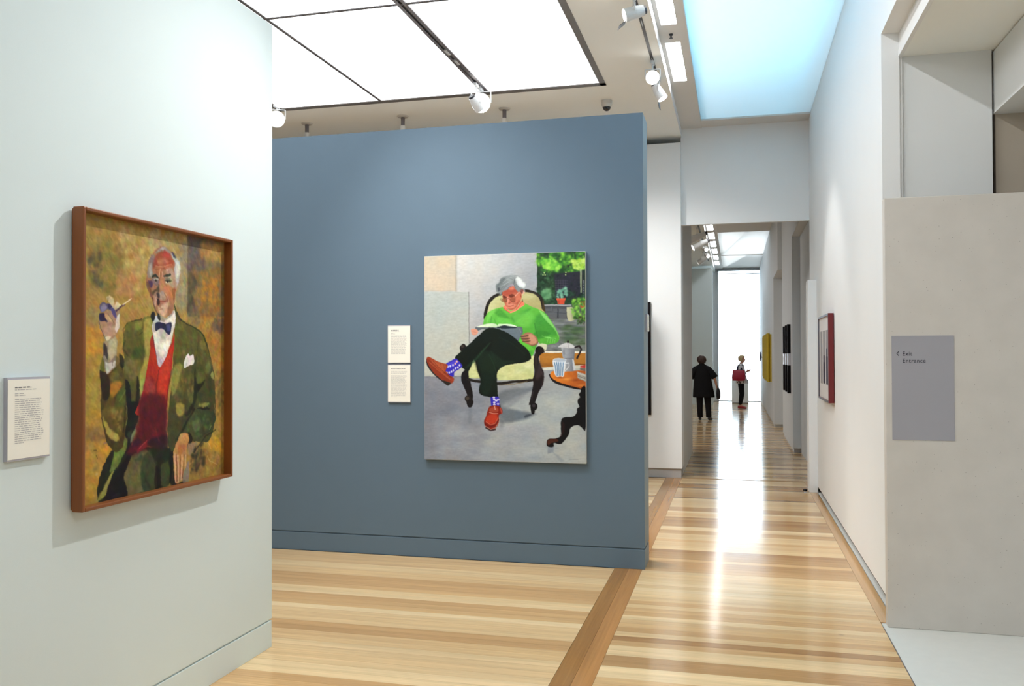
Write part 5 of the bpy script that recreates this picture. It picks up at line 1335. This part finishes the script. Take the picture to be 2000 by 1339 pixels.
# ------------------------------------------------------------------ wall labels
def text_lines(bm, put, w, rows, x0, x1, rs, dark=False):
    """rows of word-length dashes; put(u, v) maps label coordinates to a point"""
    for v, frac, h in rows:
        u = x0; end = x0 + (x1-x0)*frac
        while u < end-.004:
            e = min(end, u + rs.uniform(.008, .026))
            bm.faces.new([bm.verts.new(put(*p)) for p in ((u, v), (e, v), (e, v+h), (u, v+h))])
            u = e + .0035
def wall_label(name, put, W, H, label, blocks, seed, nrm, group, edge=True):
    o = put(0, 0, 0)
    t = empty(name, put(W/2, H/2, 0), label, 'wall label', group)
    def slab(nm, u0, u1, v0, v1, d0, d1, m):
        bm = bmesh.new(); P = [put(u, v, d) for d in (d0, d1) for u, v in ((u0, v0), (u1, v0), (u1, v1), (u0, v1))]
        V = [bm.verts.new(p) for p in P]
        for f in ((0,3,2,1),(4,5,6,7),(0,1,5,4),(1,2,6,5),(2,3,7,6),(3,0,4,7)): bm.faces.new([V[i] for i in f])
        return obj(nm, bm, m, t)
    slab('holder', 0, W, 0, H, .0005, .016, M_acry)
    slab('card', .002, W-.002, .006, H-.008, .016, .0175, M_card)
    rs = random.Random(seed)
    for dark in (True, False):
        bm = bmesh.new()
        for b in blocks:
            if b['dark'] != dark: continue
            text_lines(bm, lambda u, v: put(u, v, .0179), W, b['rows'], b['x0'], b['x1'], rs)
        o = obj('heading' if dark else 'print', bm, M_inkdark if dark else M_ink, t); o['kind'] = 'stuff'
    return t
def para(top, n, pitch, h, last=.5, seed=0):
    rs = random.Random(seed)
    return [(top - pitch*i, (rs.uniform(.86, 1.0) if i < n-1 else last), h) for i in range(n)]
def put_left(u, v, d=0): return (-2.563+d, 2.606+u, 1.270+v)
wall_label('wall_label', put_left, .202, .304, 'white text label left of the tweed portrait',
           [dict(dark=True, x0=.033, x1=.16, rows=[(.265, .55, .0045)]), dict(dark=False, x0=.09+.012, x1=.17, rows=[(.265, .14, .003)]),
            dict(dark=False, x0=.033, x1=.172, rows=[(.257, .72, .003), (.243, .30, .003), (.236, .36, .003)] + para(.222, 22, .0076, .0028, .3, 4))], 3, 'x', 'wall labels')
def put_b1(u, v, d=0): return (-2.792+u, 6.78-d, 1.586+v)
wall_label('wall_label', put_b1, .199, .315, 'upper of two white text labels left of the armchair portrait',
           [dict(dark=True, x0=.03, x1=.10, rows=[(.272, .95, .0045)]), dict(dark=False, x0=.03, x1=.168, rows=[(.262, .55, .003), (.248, .15, .003), (.241, .25, .003)] + para(.225, 20, .0078, .0026, .9, 5))], 8, 'y', 'wall labels')
def put_b2(u, v, d=0): return (-2.792+u, 6.78-d, 1.263+v)
wall_label('wall_label', put_b2, .199, .315, 'lower of two white text labels left of the armchair portrait',
           [dict(dark=True, x0=.03, x1=.155, rows=[(.277, 1.0, .0045)]), dict(dark=False, x0=.03, x1=.17, rows=para(.255, 3, .0078, .0026, .9, 2) + para(.220, 17, .0078, .0026, .8, 6) + para(.085, 6, .0078, .0026, .4, 7))], 9, 'y', 'wall labels')
def put_e(u, v, d=0): return (-.683+d, 7.03-u, 1.835+v)
t = wall_label('wall_label', put_e, .14, .135, 'small white label edge-on at the end of the blue wall', [dict(dark=False, x0=.02, x1=.12, rows=para(.11, 8, .01, .003, .6, 2)), dict(dark=True, x0=.02, x1=.1, rows=[(.118, .6, .004)])], 12, 'x', 'wall labels')

# dark picture on the white partition, mostly behind the blue wall
t = empty('framed_picture', (-1.6, 11.9, 1.6), 'tall dark picture edge on the white partition behind the blue wall', 'painting')
box('frame', [(-2.2, -1.105, 11.862, 11.8995, .84, 2.36)], M_blackp, t, bevel=.003)
box('canvas', (-2.17, -1.135, 11.858, 11.862, .87, 2.33), M_printd, t)

# red framed print on the right wall
YN, YFR = 9.12, 10.20
z0, z1 = 1.168, 2.056
xw, xf = .945, .887
t = empty('framed_print', (xw, (YN+YFR)/2, (z0+z1)/2), 'deep red box frame holding a pale striped print on the right wall', 'picture')
for i, q in enumerate(((xw-.006, xf, YN, YN+.022, z0, z1), (xw-.006, xf, YFR-.022, YFR, z0, z1), (xw-.006, xf, YN+.022, YFR-.022, z0, z0+.022), (xw-.006, xf, YN+.022, YFR-.022, z1-.022, z1))):
    box('frame_rail', q, M_glaze if i == 1 else M_red, t, bevel=.0015)
box('frame_face', [(xf, xf-.0015, YN+.002, YN+.020, z0+.002, z1-.002), (xf, xf-.0015, YFR-.020, YFR-.002, z0+.002, z1-.002), (xf, xf-.0015, YN+.02, YFR-.02, z0+.002, z0+.02), (xf, xf-.0015, YN+.02, YFR-.02, z1-.02, z1-.002)], M_glaze, t)
box('mount', (xf+.012, xf+.016, YN+.02, YFR-.02, z0+.02, z1-.02), M_mount, t)
for i, (a, b) in enumerate(((.14, .33), (.40, .60), (.68, .86))):
    ya, yb = YFR-(YFR-YN)*b, YFR-(YFR-YN)*a
    st = box('print_stripe', (xf+.0105, xf+.012, ya, yb, z0+.17, z1-.16), M_print, t)
    if i: box('print_shape', [(xf+.0095, xf+.0105, ya+.02, yb-.02, z0+.18, z0+.34+.06*i), (xf+.0095, xf+.0105, ya+.05, yb-.05, z0+.34+.06*i, z0+.40+.07*i)], M_printd, st)
box('stand_off', (xw-.0005, xw-.006, YN+.05, YFR-.05, z0+.05, z1-.05), M_mount, t)

# three tall black panels, seen edge-on, on the pier
for i, (y, lab) in enumerate(((15.90, 'tall black panel artwork seen edge-on, nearest of three on the grey pier'), (16.55, 'tall black panel artwork seen edge-on, middle of three on the grey pier'), (17.25, 'tall black panel artwork seen edge-on, farthest of three on the grey pier'))):
    t = empty('black_panel', (.93, y+.06, 1.57), lab, 'artwork', 'black panels on the pier')
    box('panel', (.9295, .875, y, y+.16, .975, 1.46), M_blackp, t, bevel=.003)
    box('panel', (.9295, .875, y, y+.16, 1.665, 2.175), M_blackp, t, bevel=.003)
    box('band', (.9295, .882, y+.005, y+.155, 1.46, 1.665), M_steel, t, bevel=.002)
# ochre ribbed relief
t = empty('ribbed_relief', (.845, 24.0, 1.56), 'ochre yellow ribbed relief seen edge-on on the far right wall', 'artwork')
bm = bmesh.new(); bx(bm, .8445, .815, 22.0, 26.0, .99, 2.14); obj('backing', bm, M_ochre, t)
for i in range(12):
    y = 22.05 + i*.33
    bm = bmesh.new(); tube(bm, (.775, y+.1, .985+.03*(i % 3)), (.775, y+.1, 2.13+.035*((i+1) % 2)), .038, n=12); obj('rib', bm, M_ochre, t)
# navy wall piece
t = empty('wall_sculpture', (.845, 27.0, 1.57), 'small navy disc sculpture on a bracket by the bright window', 'sculpture')
bm = bmesh.new(); bmesh.ops.create_uvsphere(bm, u_segments=20, v_segments=12, radius=.1)
bmesh.ops.scale(bm, verts=bm.verts, vec=(.30, 1.0, 1.45)); bmesh.ops.translate(bm, verts=bm.verts, vec=(.725, 27.0, 1.59)); obj('disc', bm, M_navy, t, smooth=True)
bm = bmesh.new(); tube(bm, (.74, 27.0, 1.57), (.845, 27.0, 1.57), .014, n=10); obj('bracket', bm, M_glaze, t)
bm = bmesh.new(); tube(bm, (.838, 27.0, 1.57), (.845, 27.0, 1.57), .04, n=16); obj('mount_plate', bm, M_glaze, t)
# plinth
t = empty('plinth', (.145, 30.9, 0), 'white display plinth in front of the bright window', 'plinth')
box('body', (-.13, .42, 30.62, 31.18, .015, .80), M_white, t, bevel=.003)
box('base', (-.12, .41, 30.63, 31.17, 0, .016), M_dark, t)

# ================================================================== DIRECTION SIGN
t = empty('direction_sign', (1.09, 5.70, 1.446), 'grey wall sign reading Exit and Entrance with a left arrow', 'sign')
box('plate', (.917, 1.262, 5.6965, 5.70, 1.132, 1.760), M_sign, t)
for txt, x, z, width, nm in (('Exit', .979, 1.6400, .052, 'lettering'), ('Entrance', .979, 1.5980, .1265, 'lettering')):
    c = bpy.data.curves.new(nm, 'FONT'); c.body = txt; c.size = .0355; c.extrude = .0003; c.space_character = 1.12
    o = bpy.data.objects.new(nm, c); col.objects.link(o)
    me = bpy.data.meshes.new_from_object(o.evaluated_get(bpy.context.evaluated_depsgraph_get()))
    bpy.data.objects.remove(o)
    xs = [v.co.x for v in me.vertices]; s = width/(max(xs)-min(xs)); mn = min(xs)
    for v in me.vertices:
        px, py, pz = v.co
        v.co = (x+(px-mn)*s, 5.6962-pz, z+py*1.0)
    me.materials.clear(); me.materials.append(M_signtext)
    o = bpy.data.objects.new(nm, me); col.objects.link(o)
    o.parent = t; o.matrix_parent_inverse = Matrix.Translation(-Vector(t.location))
bm = bmesh.new()
for s in (-1, 1):
    tube(bm, (.945, 5.6958, 1.6525), (.956, 5.6958, 1.6525+s*.013), .0017, n=6)
obj('arrow', bm, M_signtext, t)

# ================================================================== PEOPLE
def skin_body(nodes, edges, root, extra=(), voxel=.011):
    """one continuous figure: a skinned skeleton with head, fused by a voxel remesh"""
    names = list(nodes); ix = {n: i for i, n in enumerate(names)}
    me = bpy.data.meshes.new('rig'); me.from_pydata([nodes[n][0] for n in names], [(ix[a], ix[b]) for a, b in edges], [])
    o = bpy.data.objects.new('rig', me); col.objects.link(o)
    sk = o.modifiers.new('s', 'SKIN'); sk.use_smooth_shade = True; sk.branch_smoothing = .4
    for n in names:
        r = nodes[n][1]; v = me.skin_vertices[0].data[ix[n]]
        v.radius = (r, r) if not isinstance(r, tuple) else r
        v.use_root = (n == root)
    ss = o.modifiers.new('d', 'SUBSURF'); ss.levels = 2; ss.render_levels = 2
    dg = bpy.context.evaluated_depsgraph_get()
    m1 = bpy.data.meshes.new_from_object(o.evaluated_get(dg))
    bpy.data.objects.remove(o)
    bm = bmesh.new(); bm.from_mesh(m1)
    for f in extra: f(bm)
    me2 = bpy.data.meshes.new('b'); bm.to_mesh(me2); bm.free()
    o = bpy.data.objects.new('b', me2); col.objects.link(o)
    rm = o.modifiers.new('r', 'REMESH'); rm.mode = 'VOXEL'; rm.voxel_size = voxel; rm.use_smooth_shade = True
    sm = o.modifiers.new('m', 'SMOOTH'); sm.factor = .5; sm.iterations = 2
    out = bpy.data.meshes.new_from_object(o.evaluated_get(bpy.context.evaluated_depsgraph_get()))
    bpy.data.objects.remove(o)
    return out

def blob(c, r, rot=None):
    def f(bm):
        n0 = len(bm.verts)
        g = bmesh.ops.create_uvsphere(bm, u_segments=18, v_segments=12, radius=1.0)
        M4 = Matrix.Translation(c) @ (rot or Matrix.Identity(4)) @ Matrix.Diagonal((*r, 1))
        bmesh.ops.transform(bm, matrix=M4, verts=g['verts'])
    return f

def head(c, s, fwd):
    """skull, jaw, nose, lips, ears; fwd = +1 faces +Y, turned by the caller through 'ang'"""
    R = Matrix.Rotation(fwd, 4, 'Z')
    def at(x, y, z): return Vector(c) + (R @ Vector((x*s, y*s, z*s)))
    def e(x, y, z, rx, ry, rz): return blob(at(x, y, z), (rx*s, ry*s, rz*s), R)
    return [e(0, -.015, .03, .075, .093, .088), e(0, .022, -.035, .058, .066, .078), e(0, .05, -.085, .030, .030, .024),
            e(0, .088, -.012, .011, .017, .024), e(0, .100, -.026, .013, .012, .010), e(0, .080, -.058, .024, .012, .007), e(0, .079, -.068, .021, .012, .007),
            e(.075, -.01, -.012, .010, .022, .032), e(-.075, -.01, -.012, .010, .022, .032), e(.03, .07, .022, .022, .014, .008), e(-.03, .07, .022, .022, .014, .008),
            e(.03, .052, -.03, .03, .03, .025), e(-.03, .052, -.03, .03, .03, .025)]

def finger_chain(nodes, edges, hand, base, tip, side, tag_, n_f=4, r=.0085):
    """palm node -> four unequal fingers and a thumb, slightly curled"""
    base, tip = Vector(base), Vector(tip); ax = (tip-base).normalized(); side = Vector(side).normalized()
    curl = ax.cross(side).normalized()
    L = (.072, .082, .078, .062)
    for k in range(n_f):
        o = base + side*(.030-.020*k) + ax*.035
        p1 = o + ax*L[k]*.5 + curl*.006; p2 = o + ax*L[k] + curl*.022
        a, b_, c = tag_+'f%da' % k, tag_+'f%db' % k, tag_+'f%dc' % k
        nodes[a] = (o, r); nodes[b_] = (p1, r*.95); nodes[c] = (p2, r*.8)
        edges += [(hand, a), (a, b_), (b_, c)]
    o = base + side*.034 - ax*.01; p1 = o + side*.022 + ax*.025 + curl*.01; p2 = p1 + ax*.03 + side*.004 + curl*.008
    nodes[tag_+'t0'] = (p1, r*1.1); nodes[tag_+'t1'] = (p2, r*.9)
    edges += [(hand, tag_+'t0'), (tag_+'t0', tag_+'t1')]

def mesh_obj(name, me, m, parent):
    me.materials.clear(); me.materials.append(m)
    for p in me.polygons: p.use_smooth = True
    o = bpy.data.objects.new(name, me); col.objects.link(o); o.parent = parent
    return o
def local(name, bm, m, parent, subdiv=0, smooth=True):
    me = bpy.data.meshes.new(name); bmesh.ops.recalc_face_normals(bm, faces=bm.faces[:])
    if subdiv: bmesh.ops.subdivide_edges(bm, edges=bm.edges[:], cuts=1, use_grid_fill=True, smooth=.6)
    bm.to_mesh(me); bm.free()
    return mesh_obj(name, me, m, parent)
def skinned(name, chains, m, parent, sub=2):
    """cloth tubes: chains of (point, radius)"""
    bm = bmesh.new()
    for ch in chains:
        rings = []
        for i, (p, r) in enumerate(ch):
            p = Vector(p); d = (Vector(ch[min(i+1, len(ch)-1)][0]) - Vector(ch[max(i-1, 0)][0])).normalized()
            a = d.cross(Vector((0, 1, 0))); a = a.normalized() if a.length > .1 else Vector((1, 0, 0))
            b_ = d.cross(a).normalized()
            ra, rb = r if isinstance(r, tuple) else (r, r)
            rings.append([p + a*ra*math.cos(t) + b_*rb*math.sin(t) for t in [2*PI*k/18 for k in range(18)]])
        loft(bm, rings)
    return local(name, bm, m, parent)

M_skin = mat('skin', srgb(196, 146, 122), .55, .35)
M_blackcloth = mat('black cloth', srgb(17, 17, 20), .85, .2, noise=.2, nscale=20)
M_blackcloth2 = mat('black trouser cloth', srgb(21, 20, 23), .85, .2, noise=.2, nscale=20)
M_brownhair = mat('dark brown hair', srgb(58, 42, 38), .6, .4, noise=.4, nscale=60)
M_blond = mat('blond hair', srgb(188, 166, 126), .55, .4, noise=.3, nscale=60)
M_shoe = mat('black shoe leather', srgb(18, 16, 18), .4, .5)
M_redshoe = mat('red shoe leather', srgb(158, 34, 44), .4, .5)
M_navycloth = mat('navy cloth', srgb(28, 28, 58), .85, .2)
M_redbag = mat('crimson leather', srgb(160, 16, 52), .4, .5, noise=.12, nscale=14)
M_blackbag = mat('black bag leather', srgb(14, 14, 20), .5, .4)
# white blouse with dark blotches
M_blouse = mat('white blouse with dark print', srgb(222, 220, 226), .8, .2)
nt = M_blouse.node_tree; b = nt.nodes['Principled BSDF']
tc = nt.nodes.new('ShaderNodeTexCoord'); n = nt.nodes.new('ShaderNodeTexNoise'); n.inputs['Scale'].default_value = 17; n.inputs['Detail'].default_value = 2
rp = nt.nodes.new('ShaderNodeValToRGB'); rp.color_ramp.elements[0].position = .40; rp.color_ramp.elements[0].color = srgb(34, 32, 44); rp.color_ramp.elements[1].position = .46; rp.color_ramp.elements[1].color = srgb(226, 224, 230)
nt.links.new(tc.outputs['Object'], n.inputs['Vector']); nt.links.new(n.outputs['Fac'], rp.inputs[0]); nt.links.new(rp.outputs[0], b.inputs['Base Color'])

# --- woman in black, seen from behind (faces +Y)
p1 = empty('person', (-.765, 22.57, 0), 'person in a loose black tunic and trousers, seen from behind in the corridor', 'person')
nodes, edges = {}, []
def N(n, p, r, to=None):
    nodes[n] = (Vector(p), r)
    if to: edges.append((to, n))
N('pelvis', (0, 0, .84), .125); N('waist', (0, 0, 1.0), .12, 'pelvis'); N('chest', (0, 0, 1.2), .125, 'waist'); N('neck0', (0, .01, 1.335), .062, 'chest'); N('neck1', (0, .02, 1.41), .05, 'neck0'); N('skull', (0, .03, 1.47), .05, 'neck1')
for s, k in ((-1, 'l'), (1, 'r')):
    N('sh'+k, (s*.165, 0, 1.285), .055, 'chest'); N('el'+k, (s*.295, -.01, 1.06), .042, 'sh'+k); N('wr'+k, (s*.335, .03, .87), .028, 'el'+k); N('ha'+k, (s*.34, .035, .82), .030, 'wr'+k)
    finger_chain(nodes, edges, 'ha'+k, (s*.34, .035, .82), (s*.345, .04, .70), (0, 1, 0), k)
    N('hi'+k, (s*.085, 0, .78), .088, 'pelvis'); N('kn'+k, (s*.10, .012, .44), .058, 'hi'+k); N('an'+k, (s*.105, -.01, .085), .038, 'kn'+k)
    N('he'+k, (s*.105, -.035, .04), .034, 'an'+k); N('to'+k, (s*(.115 if s < 0 else .15), .12, .03), .030, 'an'+k)
me = skin_body(nodes, edges, 'pelvis', head((0, .035, 1.515), 1.0, 0))
mesh_obj('body', me, M_skin, p1)
bm = bmesh.new(); rs = random.Random(2)
loft(bm, [ell(0, .01, z, rx, ry, 36, wv, 7, ph) for z, rx, ry, wv, ph in ((1.425, .062, .066, 0, 0), (1.40, .085, .08, 0, 0), (1.365, .132, .098, 0, 0), (1.32, .175, .115, 0, 0), (1.26, .198, .130, 0, 0), (1.15, .205, .150, .01, .3), (1.0, .218, .165, .015, .5), (.85, .238, .178, .02, .7), (.72, .256, .188, .03, .9), (.60, .268, .195, .035, 1.0), (.575, .266, .193, .035, 1.0))])
local('tunic', bm, M_blackcloth, p1)
for s in (-1, 1):
    skinned('sleeve', [[((s*.09, 0, 1.335), (.055, .075)), ((s*.15, 0, 1.285), (.078, .09)), ((s*.21, -.005, 1.21), (.086, .098)), ((s*.265, -.008, 1.13), (.088, .10)), ((s*.305, -.01, 1.065), (.088, .10))]], M_blackcloth, p1)
skinned('trousers', [[((s*.085, 0, .84), (.098, .115)), ((s*.09, 0, .70), (.090, .11)), ((s*.10, .01, .45), (.080, .088)), ((s*.105, -.005, .25), (.072, .082)), ((s*.105, -.005, .075), (.068, .085))] for s in (-1, 1)], M_blackcloth2, p1)
for s, tx in ((-1, -.118), (1, .165)):
    bm = bmesh.new()
    loft(bm, [[(s*.105+(tx-s*.105)*u + w_*math.cos(t), -.075+u*.25 + 0, max(.002, zc+h*math.sin(t))) for t in [2*PI*i/14 for i in range(14)]] for u, w_, h, zc in ((0, .02, .03, .04), (.12, .036, .05, .05), (.4, .040, .05, .045), (.75, .046, .034, .03), (.95, .036, .02, .02), (1.0, .018, .012, .014))])
    local('shoe', bm, M_shoe, p1)
bm = bmesh.new(); bmesh.ops.create_icosphere(bm, subdivisions=4, radius=1.07)
rs = random.Random(8)
for v in bm.verts:
    x, y, z = v.co; k = 1+.05*math.sin(9*x+3*z)*math.cos(8*y-5*z)+rs.uniform(-.025, .025)
    if y > .35: k *= .84
    v.co = (x*.108*k, y*.112*k+.008, z*.104*k+1.522)
local('hair', bm, M_brownhair, p1)
for ch in p1.children:                      # her weight rests on the right leg: the figure leans a little to the left
    for v in ch.data.vertices: v.co.x -= .045*max(0, v.co.z-.1)

# black bag hanging at her right hand
hx, hy = -.765+.34, 22.60
t = empty('handbag', (hx, hy, .53), 'black bag hanging from the right hand of the person in black', 'bag')
bm = bmesh.new(); loft(bm, [ell(hx+dx, hy, z, rx, ry, 20) for z, rx, ry, dx in ((.53, .02, .06, 0), (.54, .042, .10, 0), (.60, .054, .13, .004), (.68, .056, .135, .004), (.76, .044, .12, 0), (.81, .028, .10, -.004), (.825, .01, .06, -.004))]); obj('body', bm, M_blackbag, t, smooth=True)
bm = bmesh.new()
pts = [(hx, hy-.07, .80), (hx-.02, hy-.03, .86), (hx-.02, hy+.04, .86), (hx, hy+.07, .80)]
for i in range(3): tube(bm, pts[i], pts[i+1], .008, n=8)
obj('strap', bm, M_blackbag, t)

# --- woman with the red bag, in profile (faces +X)
p2 = empty('person', (.165, 27.74, 0), 'person with blond hair, patterned blouse and black trousers, standing in profile', 'person')
nodes, edges = {}, []
N('pelvis', (-.015, 0, .84), .115); N('waist', (0, 0, 1.0), .105, 'pelvis'); N('chest', (-.01, 0, 1.19), .115, 'waist'); N('neck0', (-.005, 0, 1.335), .056, 'chest'); N('neck1', (.012, 0, 1.405), .046, 'neck0'); N('skull', (.03, 0, 1.46), .05, 'neck1')
for s, k in ((-1, 'l'), (1, 'r')):      # s = -1 is the side towards the camera
    N('sh'+k, (-.02, s*.155, 1.275), .05, 'chest'); N('el'+k, (-.02, s*.19, 1.035), .038, 'sh'+k); N('wr'+k, (.15, s*.10, 1.115), .026, 'el'+k); N('ha'+k, (.185, s*.075, 1.135), .028, 'wr'+k)
    finger_chain(nodes, edges, 'ha'+k, (.185, s*.075, 1.135), (.27, s*.05, 1.17), (0, 0, 1), k)
    N('hi'+k, (-.005, s*.075, .78), .082, 'pelvis'); N('kn'+k, (.022+s*.012, s*.075, .44), .054, 'hi'+k); N('an'+k, (-.035+s*.008, s*.075, .09), .034, 'kn'+k)
    N('he'+k, (-.06+s*.008, s*.075, .035), .030, 'an'+k); N('to'+k, (.10+s*.008, s*.08, .028), .028, 'an'+k)
me = skin_body(nodes, edges, 'pelvis', head((.035, 0, 1.51), .98, -PI/2))
mesh_obj('body', me, M_skin, p2)
bm = bmesh.new()
loft(bm, [ell(cx_, 0, z, rx, ry, 26, wv, 7, ph) for cx_, z, rx, ry, wv, ph in ((.0, 1.372, .056, .06, 0, 0), (-.005, 1.345, .08, .10, 0, 0), (-.012, 1.30, .108, .165, 0, 0), (-.01, 1.2, .128, .17, 0, 0), (.0, 1.05, .132, .165, .02, 0), (.015, .92, .155, .17, .03, .4), (.03, .80, .180, .178, .06, .8), (.03, .765, .182, .175, .07, .9))])
local('blouse', bm, M_blouse, p2)
for s in (-1, 1):
    skinned('sleeve', [[((-.02, s*.15, 1.295), .066), ((-.022, s*.18, 1.17), .064), ((-.015, s*.192, 1.05), .058), ((.04, s*.17, 1.045), .056), ((.125, s*.115, 1.095), .048)]], M_blouse, p2)
bm = bmesh.new()
loft(bm, [ell(cx_, 0, z, rx, ry, 24) for cx_, z, rx, ry in ((-.04, 1.28, .085, .168), (-.03, 1.2, .112, .176), (-.02, 1.1, .118, .176), (-.02, 1.03, .118, .172))])
local('waistcoat', bm, M_navycloth, p2)
skinned('trousers', [[((-.008, s*.07, .84), (.10, .095)), ((0, s*.074, .68), (.088, .084)), ((.02+s*.012, s*.075, .45), (.066, .064)), ((-.005+s*.01, s*.075, .28), (.060, .058)), ((-.033+s*.008, s*.075, .115), (.042, .044))] for s in (-1, 1)], M_blackcloth2, p2)
for s in (-1, 1):
    bm = bmesh.new()
    loft(bm, [[(-.10+s*.008+u*.255, s*.08 + w_*math.cos(t), max(.002, zc+h*math.sin(t))) for t in [2*PI*i/14 for i in range(14)]] for u, w_, h, zc in ((0, .018, .03, .04), (.1, .034, .048, .05), (.35, .038, .05, .045), (.7, .043, .034, .03), (.93, .034, .02, .02), (1.0, .016, .012, .014))])
    local('shoe', bm, M_redshoe, p2)
bm = bmesh.new(); bmesh.ops.create_icosphere(bm, subdivisions=4, radius=1.0); rs = random.Random(5)
for v in bm.verts:
    x, y, z = v.co; k = 1+.05*math.sin(8*x+4*z)*math.cos(9*y)+rs.uniform(-.03, .03)
    if x > .25 and z < .35: k *= .62
    v.co = (x*.112*k+.018, y*.092*k, z*.105*k+1.53)
local('hair', bm, M_blond, p2)

# red shoulder bag
bx0, by0 = .165-.075, 27.74-.27
t = empty('handbag', (bx0, by0, .94), 'crimson quilted bag on the shoulder of the blond person', 'bag')
bm = bmesh.new()
def rr(z, hx, hy): 
    return [(bx0 + hx*math.copysign(abs(math.cos(a))**.55, math.cos(a)), by0 + hy*math.copysign(abs(math.sin(a))**.6, math.sin(a)), z) for a in [2*PI*i/28 for i in range(28)]]
loft(bm, [rr(z, hx, hy) for z, hx, hy in ((.855, .155, .05), (.863, .185, .07), (.93, .20, .08), (1.02, .196, .075), (1.11, .182, .055), (1.175, .172, .03), (1.18, .168, .02))]); obj('body', bm, M_redbag, t, smooth=True)
for i in range(5):
    bm = bmesh.new(); x = bx0-.13+.065*i; tube(bm, (x, by0-.078, .89), (x+.03, by0-.052, 1.12), .006, n=8); obj('quilt_ridge', bm, M_redbag, t)
bm = bmesh.new()
pts = [Vector((bx0-.07, by0, 1.17)), Vector((bx0-.03, by0+.05, 1.26)), Vector((bx0+.02, by0+.09, 1.345)), Vector((bx0+.07, by0+.05, 1.26)), Vector((bx0+.09, by0, 1.17))]
for i in range(4): tube(bm, pts[i], pts[i+1], .010, n=8)
obj('strap', bm, M_navycloth, t)
